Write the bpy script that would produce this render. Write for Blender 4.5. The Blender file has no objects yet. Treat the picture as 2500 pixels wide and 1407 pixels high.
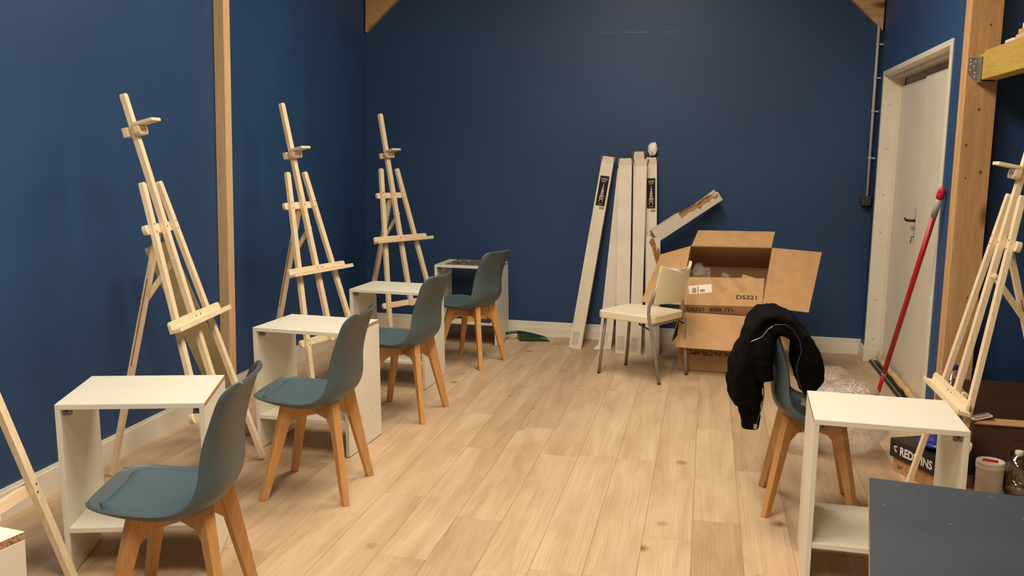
import bpy, bmesh, math, random
import numpy as np
from mathutils import Vector, Matrix, noise as mnoise
random.seed(7)
C = bpy.context.scene.collection
R = math.radians

# ------------------------------------------------------------------ materials
def lin(c):
    f = lambda v: v/12.92 if v <= .04045 else ((v+.055)/1.055)**2.4
    return tuple(f(v/255) for v in c) + (1,)

class N:
    """small node tree helper"""
    def __init__(s, name):
        s.m = bpy.data.materials.new(name); s.m.use_nodes = True
        s.t = s.m.node_tree; s.b = s.t.nodes['Principled BSDF']; s.out = s.t.nodes['Material Output']
    def n(s, typ, **kw):
        o = s.t.nodes.new(typ)
        for k, v in kw.items():
            if k.startswith('_'): setattr(o, k[1:], v)
            else: o.inputs[k.replace('__', ' ')].default_value = v
        return o
    def l(s, a, b): s.t.links.new(a, b)
    def set(s, **kw):
        for k, v in kw.items(): s.b.inputs[k.replace('__', ' ')].default_value = v
    def ramp(s, fac, stops, interp='LINEAR'):
        r = s.n('ShaderNodeValToRGB'); e = r.color_ramp.elements; r.color_ramp.interpolation = interp
        while len(e) < len(stops): e.new(.5)
        for el, (p, c) in zip(e, stops): el.position = p; el.color = c if len(c) == 4 else tuple(c)+(1,)
        s.l(fac, r.inputs[0]); return r.outputs[0]
    def coords(s, scale=(1, 1, 1), kind='Object', rot=(0, 0, 0)):
        c = s.n('ShaderNodeTexCoord'); m = s.n('ShaderNodeMapping'); m.inputs['Scale'].default_value = scale; m.inputs['Rotation'].default_value = rot
        s.l(c.outputs[kind], m.inputs[0]); return m.outputs[0]
    def noise(s, vec, scale, detail=4, rough=.5):
        n = s.n('ShaderNodeTexNoise', Scale=scale, Detail=detail, Roughness=rough); s.l(vec, n.inputs['Vector']); return n.outputs['Fac']
    def mix(s, fac, a, b, mode='MIX'):
        m = s.n('ShaderNodeMix', _data_type='RGBA', _blend_type=mode)
        for sock, v in ((m.inputs[0], fac), (m.inputs[6], a), (m.inputs[7], b)):
            if hasattr(v, 'is_output'): s.l(v, sock)
            else: sock.default_value = v
        return m.outputs[2]
    def bump(s, h, strength=.2, dist=.01):
        b = s.n('ShaderNodeBump', Strength=strength, Distance=dist); s.l(h, b.inputs['Height']); s.l(b.outputs[0], s.b.inputs['Normal'])

def plain(name, col, rough=.5, var=.06, scale=30, metallic=0, spec=.5, bump=0, bscale=None):
    k = N(name); c = lin(col); v = k.coords()
    f = k.noise(v, scale, 3)
    d = tuple(x*(1-var*2) for x in c[:3])+(1,); h = tuple(min(1, x*(1+var*2)) for x in c[:3])+(1,)
    k.l(k.ramp(f, [(.3, d), (.7, h)]), k.b.inputs['Base Color'])
    k.set(Roughness=rough, Metallic=metallic); k.b.inputs['Specular IOR Level'].default_value = spec
    if bump: k.bump(k.noise(v, bscale or scale*3, 4), bump, .003)
    return k.m

def wood(name, c1, c2, axis=2, rough=.5, scale=1.0, knots=None, stretch=14):
    k = N(name); sc = [stretch*scale]*3; sc[axis] = 1.2*scale
    v = k.coords(tuple(sc))
    inf = k.n('ShaderNodeObjectInfo'); add = k.n('ShaderNodeVectorMath', _operation='ADD')
    mul = k.n('ShaderNodeVectorMath', _operation='SCALE'); mul.inputs[0].default_value = (7.3, 3.1, 5.7); k.l(inf.outputs['Random'], mul.inputs['Scale'])
    k.l(v, add.inputs[0]); k.l(mul.outputs[0], add.inputs[1]); v = add.outputs[0]
    f = k.noise(v, 3, 5, .6); g = k.noise(v, 14, 3, .5)
    col = k.ramp(f, [(.25, lin(c2)), (.5, lin([(a+b)/2 for a, b in zip(c1, c2)])), (.72, lin(c1))])
    dark = k.mix(.25, col, k.ramp(g, [(.35, (.55, .45, .36, 1)), (.6, (1, 1, 1, 1))]), 'MULTIPLY')
    if knots:
        ks = [5]*3; ks[axis] = knots
        vo = k.n('ShaderNodeTexVoronoi', Scale=1.0); k.l(k.coords(tuple(ks)), vo.inputs['Vector'])
        msk = k.ramp(vo.outputs['Distance'], [(.05, (.16, .07, .03, 1)), (.10, (.45, .25, .12, 1)), (.17, (1, 1, 1, 1))])
        dark = k.mix(1.0, dark, msk, 'MULTIPLY')
    k.l(dark, k.b.inputs['Base Color']); k.set(Roughness=rough); k.bump(g, .08, .002)
    return k.m

def wall_mat(name, col, sheen_rough=.5):
    k = N(name); v = k.coords()
    big = k.noise(v, .9, 3); fine = k.noise(v, 220, 2); c = lin(col)
    base = k.ramp(big, [(.3, tuple(x*.86 for x in c[:3])+(1,)), (.7, tuple(x*1.1 for x in c[:3])+(1,))])
    k.l(k.mix(.35, base, k.ramp(fine, [(.3, (.6, .6, .6, 1)), (.7, (1.0, 1.0, 1.0, 1))]), 'MULTIPLY'), k.b.inputs['Base Color'])
    k.set(Roughness=sheen_rough); k.b.inputs['Specular IOR Level'].default_value = .35
    k.bump(fine, .25, .002); return k.m

def floor_mat():
    k = N('oak_planks')
    uv = k.n('ShaderNodeUVMap', _uv_map='plank'); at = k.n('ShaderNodeAttribute', _attribute_name='tone')
    sep = k.n('ShaderNodeSeparateXYZ'); k.l(uv.outputs[0], sep.inputs[0])
    pos = k.n('ShaderNodeTexCoord').outputs['Object']
    off = k.n('ShaderNodeVectorMath', _operation='SCALE'); k.l(at.outputs['Color'], off.inputs[0]); off.inputs['Scale'].default_value = 37.0
    pv = k.n('ShaderNodeVectorMath', _operation='ADD'); k.l(pos, pv.inputs[0]); k.l(off.outputs[0], pv.inputs[1])
    mp = k.n('ShaderNodeMapping'); mp.inputs['Scale'].default_value = (10, .9, 9); k.l(pv.outputs[0], mp.inputs[0])
    # broad cathedral figure : distorted bands
    warp = k.n('ShaderNodeTexNoise', Scale=.9, Detail=7.0, Roughness=.62, Distortion=.8); k.l(mp.outputs[0], warp.inputs['Vector'])
    wv = k.n('ShaderNodeTexWave', Scale=2.2, Distortion=9.0, Detail=3.0); wv.inputs['Detail Scale'].default_value = 1.2
    wv.bands_direction = 'X'
    k.l(mp.outputs[0], wv.inputs['Vector'])
    fine_m = k.n('ShaderNodeMapping'); fine_m.inputs['Scale'].default_value = (240, 2.6, 9); k.l(pv.outputs[0], fine_m.inputs[0])
    fine = k.n('ShaderNodeTexNoise', Scale=1.0, Detail=3.0); k.l(fine_m.outputs[0], fine.inputs['Vector'])
    base = k.ramp(warp.outputs['Fac'], [(.28, lin((184, 156, 126))), (.5, lin((204, 178, 147))), (.72, lin((216, 194, 165)))])
    base = k.mix(.16, base, k.ramp(wv.outputs['Fac'], [(.0, (.62, .53, .43, 1)), (.35, (1, 1, 1, 1))]), 'MULTIPLY')
    base = k.mix(.30, base, k.ramp(fine.outputs['Fac'], [(.3, (.66, .58, .5, 1)), (.62, (1, 1, 1, 1))]), 'MULTIPLY')
    # dark streaky patches
    pm = k.n('ShaderNodeMapping'); pm.inputs['Scale'].default_value = (5, 1.6, 5); k.l(pv.outputs[0], pm.inputs[0])
    pn = k.n('ShaderNodeTexNoise', Scale=1.0, Detail=4.0, Roughness=.6); k.l(pm.outputs[0], pn.inputs['Vector'])
    base = k.mix(.34, base, k.ramp(pn.outputs['Fac'], [(.3, (.62, .52, .44, 1)), (.5, (1, 1, 1, 1))]), 'MULTIPLY')
    # knots
    km = k.n('ShaderNodeMapping'); km.inputs['Scale'].default_value = (3.6, 2.9, 4); k.l(pv.outputs[0], km.inputs[0])
    wn = k.n('ShaderNodeTexNoise', Scale=6.0, Detail=2.0); k.l(km.outputs[0], wn.inputs['Vector'])
    ad = k.n('ShaderNodeMixRGB'); ad.inputs[0].default_value = .06; k.l(km.outputs[0], ad.inputs[1]); k.l(wn.outputs['Color'], ad.inputs[2])
    vo = k.n('ShaderNodeTexVoronoi', Scale=1.0); k.l(ad.outputs[0], vo.inputs['Vector'])
    base = k.mix(1.0, base, k.ramp(vo.outputs['Distance'], [(.025, (.22, .13, .08, 1)), (.05, (.62, .46, .33, 1)), (.13, (1, 1, 1, 1))]), 'MULTIPLY')
    # plank tone
    sx = k.n('ShaderNodeSeparateColor'); k.l(at.outputs['Color'], sx.inputs[0])
    base = k.mix(1.0, base, k.ramp(sx.outputs[0], [(0, (.76, .69, .64, 1)), (.2, (.90, .87, .83, 1)), (1, (1.02, 1.01, .98, 1))]), 'MULTIPLY')
    # joints : uv x/y hold distance in metres from long / short edges
    def edge(sock, w):
        m = k.n('ShaderNodeMath', _operation='LESS_THAN'); k.l(sock, m.inputs[0]); m.inputs[1].default_value = w; return m.outputs[0]
    mx = k.n('ShaderNodeMath', _operation='MAXIMUM'); k.l(edge(sep.outputs[0], .0009), mx.inputs[0]); k.l(edge(sep.outputs[1], .0005), mx.inputs[1])
    base = k.mix(mx.outputs[0], base, lin((138, 106, 74)))
    k.l(base, k.b.inputs['Base Color'])
    k.l(k.ramp(fine.outputs['Fac'], [(.2, (.5, .5, .5, 1)), (.8, (.4, .4, .4, 1))]), k.b.inputs['Roughness'])
    k.b.inputs['Specular IOR Level'].default_value = .35
    k.bump(fine.outputs['Fac'], .05, .001)
    return k.m

def clear(name, tint=(1, 1, 1), transp=.8, rough=.08, crumple=0, white=0.0, edge=.85):
    k = N(name); t = k.t; t.nodes.remove(k.b)
    tr = k.n('ShaderNodeBsdfTransparent'); tr.inputs[0].default_value = (*tint, 1)
    gl = k.n('ShaderNodeBsdfGlossy'); gl.inputs['Roughness'].default_value = rough; gl.inputs['Color'].default_value = (1, 1, 1, 1)
    df = k.n('ShaderNodeBsdfDiffuse'); df.inputs[0].default_value = (.85, .83, .8, 1)
    lw = k.n('ShaderNodeLayerWeight', Blend=.25)
    m0 = k.n('ShaderNodeMixShader'); m0.inputs[0].default_value = white; k.l(gl.outputs[0], m0.inputs[1]); k.l(df.outputs[0], m0.inputs[2])
    mp = k.n('ShaderNodeMapRange'); mp.inputs[3].default_value = 1-transp; mp.inputs[4].default_value = edge; k.l(lw.outputs['Fresnel'], mp.inputs[0])
    m1 = k.n('ShaderNodeMixShader'); k.l(mp.outputs[0], m1.inputs[0]); k.l(tr.outputs[0], m1.inputs[1]); k.l(m0.outputs[0], m1.inputs[2])
    k.l(m1.outputs[0], k.out.inputs['Surface'])
    if crumple:
        v = k.coords(); h = k.noise(v, crumple, 4, .6)
        b = k.n('ShaderNodeBump', Strength=.9, Distance=.02); k.l(h, b.inputs['Height'])
        k.l(b.outputs[0], gl.inputs['Normal']); k.l(b.outputs[0], df.inputs['Normal']); k.l(b.outputs[0], lw.inputs['Normal'])
    return k.m

def chipboard():
    k = N('chipboard_edge'); v = k.coords()
    f = k.n('ShaderNodeTexVoronoi', Scale=220.0); k.l(v, f.inputs['Vector'])
    k.l(k.ramp(f.outputs['Color'], [(.1, lin((120, 84, 52))), (.5, lin((181, 140, 98))), (.9, lin((205, 170, 125)))]), k.b.inputs['Base Color'])
    k.set(Roughness=.85); return k.m

def table_mat():
    k = N('painted_board'); v = k.coords()
    b = k.noise(v, 3, 4); c = k.ramp(b, [(.3, lin((48, 58, 70))), (.7, lin((58, 67, 79)))])
    k.l(c, k.b.inputs['Base Color']); k.set(Roughness=.55); k.bump(k.noise(v, 400, 2), .15, .001)
    return k.m

M = {}
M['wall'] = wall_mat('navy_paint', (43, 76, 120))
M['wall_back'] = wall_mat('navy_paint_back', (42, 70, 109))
M['floor'] = floor_mat()
M['white_trim'] = plain('white_gloss_paint', (226, 219, 203), .4, .02, 6)
M['roof'] = plain('roof_boards', (190, 170, 140), .8, .05, 4)
M['melamine'] = plain('white_melamine', (234, 231, 216), .38, .01, 5)
M['chip'] = chipboard()
M['pine'] = wood('pale_pine', (246, 229, 198), (238, 212, 172), 2, .55)
M['pine_x'] = wood('pale_pine_cross', (246, 229, 198), (238, 212, 172), 0, .55)
M['beech'] = wood('warm_beech', (215, 166, 106), (199, 144, 86), 2, .45, 1.5)
M['timber'] = wood('spruce_timber', (226, 194, 148), (208, 172, 124), 2, .6, 1, 1.3)
M['timber_red'] = wood('spruce_column', (212, 172, 122), (192, 146, 98), 2, .6, .8, 1.9)
M['timber_d'] = wood('spruce_rafter', (206, 168, 116), (184, 142, 92), 0, .6, .6, 1.3)
M['yellow'] = wood('yellow_stained_timber', (196, 170, 82), (182, 148, 62), 1, .6, .8)
M['shell'] = plain('teal_grey_plastic', (74, 90, 96), .42, .02, 8, bump=.06, bscale=500)
M['cushion'] = plain('teal_grey_leatherette', (66, 89, 100), .5, .02, 8, bump=.1, bscale=300)
M['cream'] = plain('cream_plastic', (236, 226, 196), .4, .015, 6)
M['steel'] = plain('grey_painted_steel', (150, 143, 130), .4, .03, 10, metallic=.3)
M['zinc'] = plain('zinc_plate', (142, 146, 140), .4, .1, 40, metallic=.7)
M['dark_metal'] = plain('dark_metal', (50, 46, 42), .45, .05, 20, metallic=.5)
M['black_metal'] = plain('black_iron', (22, 20, 18), .4, .05, 20)
M['screw'] = plain('screw_steel', (110, 104, 92), .35, .05, 50, metallic=.8)
M['carton'] = plain('white_carton', (214, 203, 184), .55, .03, 7)
M['tape'] = plain('packing_tape', (190, 181, 163), .3, .04, 10)
M['knot'] = plain('wood_knot', (128, 76, 42), .6, .2, 120)
M['tape_brown'] = plain('brown_tape', (178, 138, 94), .7, .04, 10)
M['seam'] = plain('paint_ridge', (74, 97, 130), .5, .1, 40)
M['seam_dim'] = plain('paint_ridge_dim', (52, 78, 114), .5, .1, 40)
M['fleck'] = plain('dull_paint_fleck', (84, 92, 102), .6, .1, 90)
M['fleck_bright'] = plain('pale_paint_fleck', (142, 150, 160), .6, .1, 90)
M['fleck_red'] = plain('red_paint_fleck', (150, 44, 62), .6, .1, 90)
M['carton_in'] = plain('brown_board', (176, 130, 82), .8, .06, 30)
M['torn'] = plain('torn_board', (150, 100, 58), .9, .15, 60)
M['olive'] = plain('dull_olive_board', (168, 150, 106), .7, .05, 7)
M['card'] = plain('cardboard', (190, 150, 104), .75, .05, 9, bump=.05, bscale=60)
M['card_shade'] = plain('cardboard_shade_side', (166, 126, 86), .8, .05, 9)  # same cardboard as the flaps, shade of the box faces put into its colour
M['card_brown_shade'] = plain('brown_cardboard_shade', (88, 61, 42), .85, .05, 9)  # brown cardboard darkened, the colour carries the gloom under the mezzanine
M['ink'] = plain('black_ink', (34, 26, 22), .8, .03)
M['ink_faint'] = plain('faded_ink', (82, 54, 36), .8, .03)
M['label_dark'] = plain('dark_print', (34, 27, 26), .7, .03, spec=.15)
M['label_tan'] = plain('pale_print', (222, 206, 176), .6, .03)
M['paper'] = plain('white_paper', (236, 230, 218), .7, .03, 20)
M['grey_paper'] = plain('grey_tissue', (140, 132, 124), .8, .15, 60)
M['black_cloth'] = plain('black_jersey', (14, 14, 16), .9, .1, 60, spec=.06, bump=.3, bscale=160)
M['rib'] = plain('black_ribbing', (10, 10, 11), .9, .1, 90, spec=.06, bump=.4, bscale=120)
M['zip'] = plain('zip_metal', (168, 164, 158), .35, .1, 300, metallic=.7)
M['zip_dark'] = plain('dull_zip', (74, 73, 74), .4, .1, 300, metallic=.6)
M['red'] = plain('red_enamel', (172, 20, 30), .35, .03, 10)
M['pink_red'] = plain('red_plastic', (196, 30, 58), .4, .03, 10)
M['grey_plastic_and_shade'] = plain('grey_plastic_and_shade', (166, 162, 154), .45, .03, 10)
M['pipe'] = plain('white_pipe', (186, 188, 186), .45, .03, 10)
M['dark_box'] = plain('dark_green_grey_plastic', (46, 52, 48), .5, .03, 10)
M['excl'] = plain('beige_cloth', (206, 172, 120), .9, .06, 12, bump=.1)
M['green'] = plain('green_plastic', (26, 66, 42), .35, .03, 10)
M['black_board'] = plain('black_box_board', (30, 28, 30), .45, .03, 10)
M['brown_box'] = plain('tan_shoe_board', (182, 134, 86), .7, .04, 10)
M['logo'] = plain('white_print', (232, 228, 220), .5, .02)
M['logo_red'] = plain('red_print', (188, 40, 56), .5, .02)
M['blue_film'] = plain('blue_plastic_film', (40, 46, 140), .2, .1, 14, bump=.5, bscale=40)
M['blue_cap'] = plain('blue_cap', (36, 48, 150), .35, .03)
M['white_cap'] = plain('white_cap', (232, 224, 206), .4, .02)
M['bottle_label'] = plain('pale_blue_label', (150, 176, 208), .35, .12, 40)
M['pet'] = clear('clear_pet', (.97, .98, .98), .86, .05)
M['pet_water'] = clear('water_in_bottle', (.72, .66, .58), .9, .03)
M['film'] = clear('clear_film', (.97, .96, .94), .72, .07, 38, .3, .6)
M['film_thin'] = clear('clear_film_thin', (.97, .96, .95), .86, .08, 45, .10, .5)
M['tub'] = plain('off_white_plastic', (216, 204, 178), .5, .03, 8)
M['sticker'] = plain('red_sticker', (190, 46, 34), .5, .03)
M['table'] = table_mat()
M['yellow_p'] = plain('yellow_packet', (206, 166, 60), .4, .05)
M['dgrey'] = plain('dark_grey_cover', (62, 62, 68), .5, .05)
M['jade'] = plain('pale_green_packet', (120, 164, 132), .5, .2, 90)
M['palette'] = plain('grey_palette_paint', (112, 106, 94), .5, .12, 22)
for nm, c in dict(p_red=(170, 50, 40), p_yel=(206, 180, 60), p_dark=(40, 38, 40), p_green=(70, 100, 60), p_blue=(60, 74, 104)).items():
    M[nm] = plain('paint_'+nm[2:], c, .35, .03)

# ------------------------------------------------------------------ mesh helper
def frame(o, x, y):
    x = Vector(x).normalized(); y = Vector(y); y = (y-x*y.dot(x)).normalized(); z = x.cross(y)
    return Matrix(((x.x, y.x, z.x, o[0]), (x.y, y.y, z.y, o[1]), (x.z, y.z, z.z, o[2]), (0, 0, 0, 1)))

class MB:
    def __init__(s): s.v = []; s.f = []; s.m = []; s.mats = []; s.sm = []
    def mi(s, m):
        if m not in s.mats: s.mats.append(m)
        return s.mats.index(m)
    def add(s, vs, fs, mat, smooth=False, T=None):
        b = len(s.v)
        s.v += [tuple(T @ Vector(p)) if T else tuple(p) for p in vs]
        i = s.mi(mat)
        for f in fs: s.f.append([b+k for k in f]); s.m.append(i); s.sm.append(smooth)
        return s
    def box(s, lo, hi, mat, T=None):
        x0, y0, z0 = lo; x1, y1, z1 = hi
        v = [(x0, y0, z0), (x1, y0, z0), (x1, y1, z0), (x0, y1, z0), (x0, y0, z1), (x1, y0, z1), (x1, y1, z1), (x0, y1, z1)]
        return s.add(v, [(3, 2, 1, 0), (4, 5, 6, 7), (0, 1, 5, 4), (1, 2, 6, 5), (2, 3, 7, 6), (3, 0, 4, 7)], mat, T=T)
    def hexa(s, bot, top, mat):
        return s.add(list(bot)+list(top), [(3, 2, 1, 0), (4, 5, 6, 7), (0, 1, 5, 4), (1, 2, 6, 5), (2, 3, 7, 6), (3, 0, 4, 7)], mat)
    def prism(s, poly, z0, z1, mat, T=None, smooth=False):
        n = len(poly); v = [(x, y, z0) for x, y in poly]+[(x, y, z1) for x, y in poly]
        f = [tuple(range(n-1, -1, -1)), tuple(range(n, 2*n))]+[(i, (i+1) % n, n+(i+1) % n, n+i) for i in range(n)]
        return s.add(v, f, mat, smooth, T)
    def quad(s, a, b, c, d, mat): return s.add([a, b, c, d], [(0, 1, 2, 3)], mat)
    def sheet(s, pts, thick, mat, mat_back=None):
        """thin four cornered board"""
        a, b, c, d = [Vector(p) for p in pts]; n = (b-a).cross(d-a).normalized()*thick
        s.hexa([p-n for p in (a, b, c, d)], [a, b, c, d], mat); return s
    def rings(s, rs, mat, cap=True, smooth=True, closed=True):
        n = len(rs[0]); v = [p for r in rs for p in r]; f = []
        for k in range(len(rs)-1):
            for i in range(n if closed else n-1):
                j = (i+1) % n; f.append((k*n+i, k*n+j, (k+1)*n+j, (k+1)*n+i))
        if cap and closed: f.append(tuple(range(n-1, -1, -1))); f.append(tuple((len(rs)-1)*n+i for i in range(n)))
        return s.add(v, f, mat, smooth)
    def tube(s, path, r, mat, n=12, cap=True):
        P = [Vector(p) for p in path]; rs = []; u = None
        for i, p in enumerate(P):
            t = (P[min(i+1, len(P)-1)]-P[max(i-1, 0)]).normalized()
            if u is None: u = t.orthogonal().normalized()
            u = (u-t*u.dot(t)).normalized(); w = t.cross(u); rr = r[i] if isinstance(r, (list, tuple)) else r
            rs.append([p+(u*math.cos(2*math.pi*k/n)+w*math.sin(2*math.pi*k/n))*rr for k in range(n)])
        return s.rings(rs, mat, cap)
    def lathe(s, prof, mat, T=None, n=28, cap=True):
        rs = [[Vector((r*math.cos(2*math.pi*k/n), r*math.sin(2*math.pi*k/n), z)) for k in range(n)] for r, z in prof]
        if T: rs = [[T @ p for p in r] for r in rs]
        return s.rings(rs, mat, cap)
    def text(s, txt, T, size, mat, align='LEFT', stretch=1.0, width=None, bold=.012):
        cu = bpy.data.curves.new('tmp', 'FONT'); cu.body = txt; cu.size = size; cu.align_x = align; cu.resolution_u = 3; cu.offset = size*bold
        o = bpy.data.objects.new('tmp', cu); C.objects.link(o)
        bpy.context.view_layer.update()
        me = bpy.data.meshes.new_from_object(o.evaluated_get(bpy.context.evaluated_depsgraph_get()))
        if width: stretch = width/max(1e-6, max(v.co.x for v in me.vertices)-min(v.co.x for v in me.vertices))
        vs = [(v.co.x*stretch, v.co.y, v.co.z) for v in me.vertices]; fs = [tuple(p.vertices) for p in me.polygons]
        s.add(vs, fs, mat, T=T)
        bpy.data.objects.remove(o); bpy.data.curves.remove(cu); bpy.data.meshes.remove(me)
        return s
    def build(s, name, parent=None, bevel=0, seg=2, loc=None):
        me = bpy.data.meshes.new(name); me.from_pydata(s.v, [], s.f); me.update()
        for m in s.mats: me.materials.append(M[m])
        me.polygons.foreach_set('material_index', s.m); me.polygons.foreach_set('use_smooth', s.sm)
        o = bpy.data.objects.new(name, me); C.objects.link(o)
        if parent: o.parent = parent
        if loc: o.location = loc
        if bevel:
            b = o.modifiers.new('Bevel', 'BEVEL'); b.width = bevel; b.segments = seg; b.limit_method = 'ANGLE'; b.angle_limit = R(40)
        return o

def tag(o, label, cat, group=None, kind=None):
    if label: o['label'] = label
    if cat: o['category'] = cat
    if group: o['group'] = group
    if kind: o['kind'] = kind
    return o
def thing(name, label, cat, loc=(0, 0, 0), rz=0, group=None):
    o = bpy.data.objects.new(name, None); C.objects.link(o); o.location = loc; o.rotation_euler = (0, 0, rz); o.empty_display_size = .05
    return tag(o, label, cat, group)
def struct(o, label=None, cat=None): return tag(o, label, cat, None, 'structure')
def copy_tree(o, parent=None):
    c = o.copy(); C.objects.link(c)
    if parent: c.parent = parent
    for ch in list(o.children): copy_tree(ch, c)
    return c
def rounded(w, h, r, n=5, corners=(1, 1, 1, 1)):
    out = []
    for (cx, cy, a0), on in zip(((w/2-r, h/2-r, 0), (-w/2+r, h/2-r, 90), (-w/2+r, -h/2+r, 180), (w/2-r, -h/2+r, 270)), corners):
        if on: out += [(cx+r*math.cos(R(a0+90*i/n)), cy+r*math.sin(R(a0+90*i/n))) for i in range(n+1)]
        else: out.append((cx+math.copysign(r, math.cos(R(a0+45))), cy+math.copysign(r, math.sin(R(a0+45)))))
    return out

# ------------------------------------------------------------------ room
YB = 7.64                                    # back wall
def xl(y): return -2.666-.0198*(y-3.2)       # left wall runs very slightly askew
XR = 1.20                                    # door wall
RX, RZ = (xl(YB)+XR)/2, 4.58
Y0 = -2.6

def floor_object():
    """every plank is a quad strip: u = metres to the nearest long edge, v = metres to the nearest end"""
    x0, w = .0044, .188; L = 1.36
    seeds = {-5: (5.014, .12), -6: (4.586, .15), -3: (4.598, .9), -2: (4.599, .95), 1: (4.557, .08), 2: (3.643, .3), -4: (3.209, .9), -1: (3.643, .9), -7: (5.212, .5)}
    me = bpy.data.meshes.new('floor'); bm = bmesh.new(); uvl = bm.loops.layers.uv.new('plank'); tl = bm.loops.layers.float_color.new('tone')
    rnd = random.Random(21)
    for k in range(math.floor((-2.95-x0)/w), math.ceil((3.3-x0)/w)):
        a, b = x0+k*w, x0+(k+1)*w; c = (a+b)/2
        st = seeds[k][0] if k in seeds else 3.2+rnd.random()*L
        n0 = math.ceil((st-Y0)/L); y = st-n0*L
        while y < YB+.03:
            t = rnd.random()**.6; g, bl = rnd.random(), rnd.random()
            if k in seeds and abs(y+L-seeds[k][0]) < .02: t = .9
            if k in seeds and abs(y-seeds[k][0]) < .02: t = seeds[k][1]
            ya, yb = max(y, Y0), min(y+L, YB+.03); ym = (ya+yb)/2
            for (xa, xb, ua, ub) in ((a, c, 0, w/2), (c, b, w/2, 0)):
                for (p, q, va, vb) in ((ya, ym, 0, ym-ya), (ym, yb, yb-ym, 0)):
                    f = bm.faces.new([bm.verts.new((xa, p, 0)), bm.verts.new((xb, p, 0)), bm.verts.new((xb, q, 0)), bm.verts.new((xa, q, 0))])
                    for lp, uv in zip(f.loops, ((ua, va), (ub, va), (ub, vb), (ua, vb))): lp[uvl].uv = uv; lp[tl] = (t, g, bl, 1)
            y += L
    bmesh.ops.remove_doubles(bm, verts=bm.verts, dist=1e-5)
    bm.to_mesh(me); bm.free(); me.materials.append(M['floor'])
    o = bpy.data.objects.new('floor', me); C.objects.link(o); return struct(o, 'pale oak plank floor with darker knotty boards', 'floor')
floor_object()

ZW = 2.70
m = MB(); a, b = xl(Y0), xl(YB)
m.hexa([(a-.12, Y0, 0), (a, Y0, 0), (b, YB, 0), (b-.12, YB, 0)], [(a-.12, Y0, ZW), (a, Y0, ZW), (b, YB, ZW), (b-.12, YB, ZW)], 'wall')
struct(m.build('wall_left'), 'navy blue painted side wall behind the row of easels', 'wall')
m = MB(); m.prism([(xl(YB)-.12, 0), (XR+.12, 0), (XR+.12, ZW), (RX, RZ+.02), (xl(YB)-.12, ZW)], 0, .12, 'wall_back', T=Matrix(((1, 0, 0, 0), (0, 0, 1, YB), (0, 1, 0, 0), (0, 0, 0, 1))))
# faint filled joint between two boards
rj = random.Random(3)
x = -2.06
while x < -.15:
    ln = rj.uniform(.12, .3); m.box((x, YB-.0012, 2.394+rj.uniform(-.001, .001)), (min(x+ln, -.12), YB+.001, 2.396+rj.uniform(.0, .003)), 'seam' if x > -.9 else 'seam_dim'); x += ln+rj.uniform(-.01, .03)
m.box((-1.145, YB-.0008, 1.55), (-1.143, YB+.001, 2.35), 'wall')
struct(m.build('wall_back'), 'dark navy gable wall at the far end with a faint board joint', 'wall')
m = MB(); D0, D1, DZ = 5.43, 7.445, 2.095
m.box((XR, D1, 0), (XR+.14, YB, ZW), 'wall'); m.box((XR, D0, DZ), (XR+.14, D1, ZW), 'wall'); m.box((XR, 5.25, 0), (XR+.14, D0, ZW), 'wall')
struct(m.build('wall_right'), 'navy wall around the white double door', 'wall')
m = MB(); m.box((XR+.14, 5.25, 0), (3.3, 5.39, ZW+1.4), 'wall')
struct(m.build('wall_side'), 'shaded navy partition under the mezzanine behind the post', 'wall')
m = MB(); m.box((3.2, Y0, 0), (3.3, 5.25, ZW), 'wall'); struct(m.build('wall_east'), 'navy wall closing the space under the mezzanine', 'wall')
m = MB(); m.box((-2.9, Y0-.1, 0), (3.3, Y0, 4.6), 'wall'); struct(m.build('wall_front'), 'navy wall behind the viewer', 'wall')
m = MB()
m.hexa([(a-.14, Y0, ZW), (RX, Y0, RZ), (RX, YB, RZ), (a-.14, YB, ZW)], [(a-.14, Y0, ZW+.1), (RX, Y0, RZ+.1), (RX, YB, RZ+.1), (a-.14, YB, ZW+.1)], 'roof')
m.hexa([(RX, Y0, RZ), (3.3, Y0, RZ-(3.3-RX)*.62), (3.3, YB, RZ-(3.3-RX)*.62), (RX, YB, RZ)], [(RX, Y0, RZ+.1), (3.3, Y0, RZ-(3.3-RX)*.62+.1), (3.3, YB, RZ-(3.3-RX)*.62+.1), (RX, YB, RZ+.1)], 'roof')
struct(m.build('ceiling'), 'sloping boarded roof above the frame of the picture', 'ceiling')
# sloping rafters against the gable
m = MB(); dz = .26
xa, xb = xl(YB)+.01, RX
za = 2.395; sl = .965
m.hexa([(xa, YB-.055, za), (xb, YB-.055, za+(xb-xa)*sl), (xb, YB, za+(xb-xa)*sl), (xa, YB, za)], [(xa, YB-.055, za+dz), (xb, YB-.055, za+dz+(xb-xa)*sl), (xb, YB, za+dz+(xb-xa)*sl), (xa, YB, za+dz)], 'timber_d')
struct(m.build('trim_1', bevel=.003), 'sloping timber rafter end in the far corner above the easels', 'rafter')
m = MB(); xa = XR-.01
m.hexa([(xb, YB-.055, za+(xa-xb)*sl), (xa, YB-.055, za), (xa, YB, za), (xb, YB, za+(xa-xb)*sl)], [(xb, YB-.055, za+dz+(xa-xb)*sl), (xa, YB-.055, za+dz), (xa, YB, za+dz), (xb, YB, za+dz+(xa-xb)*sl)], 'timber_d')
struct(m.build('trim_2', bevel=.003), 'sloping timber rafter end beside the cable pipe', 'rafter')

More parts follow.
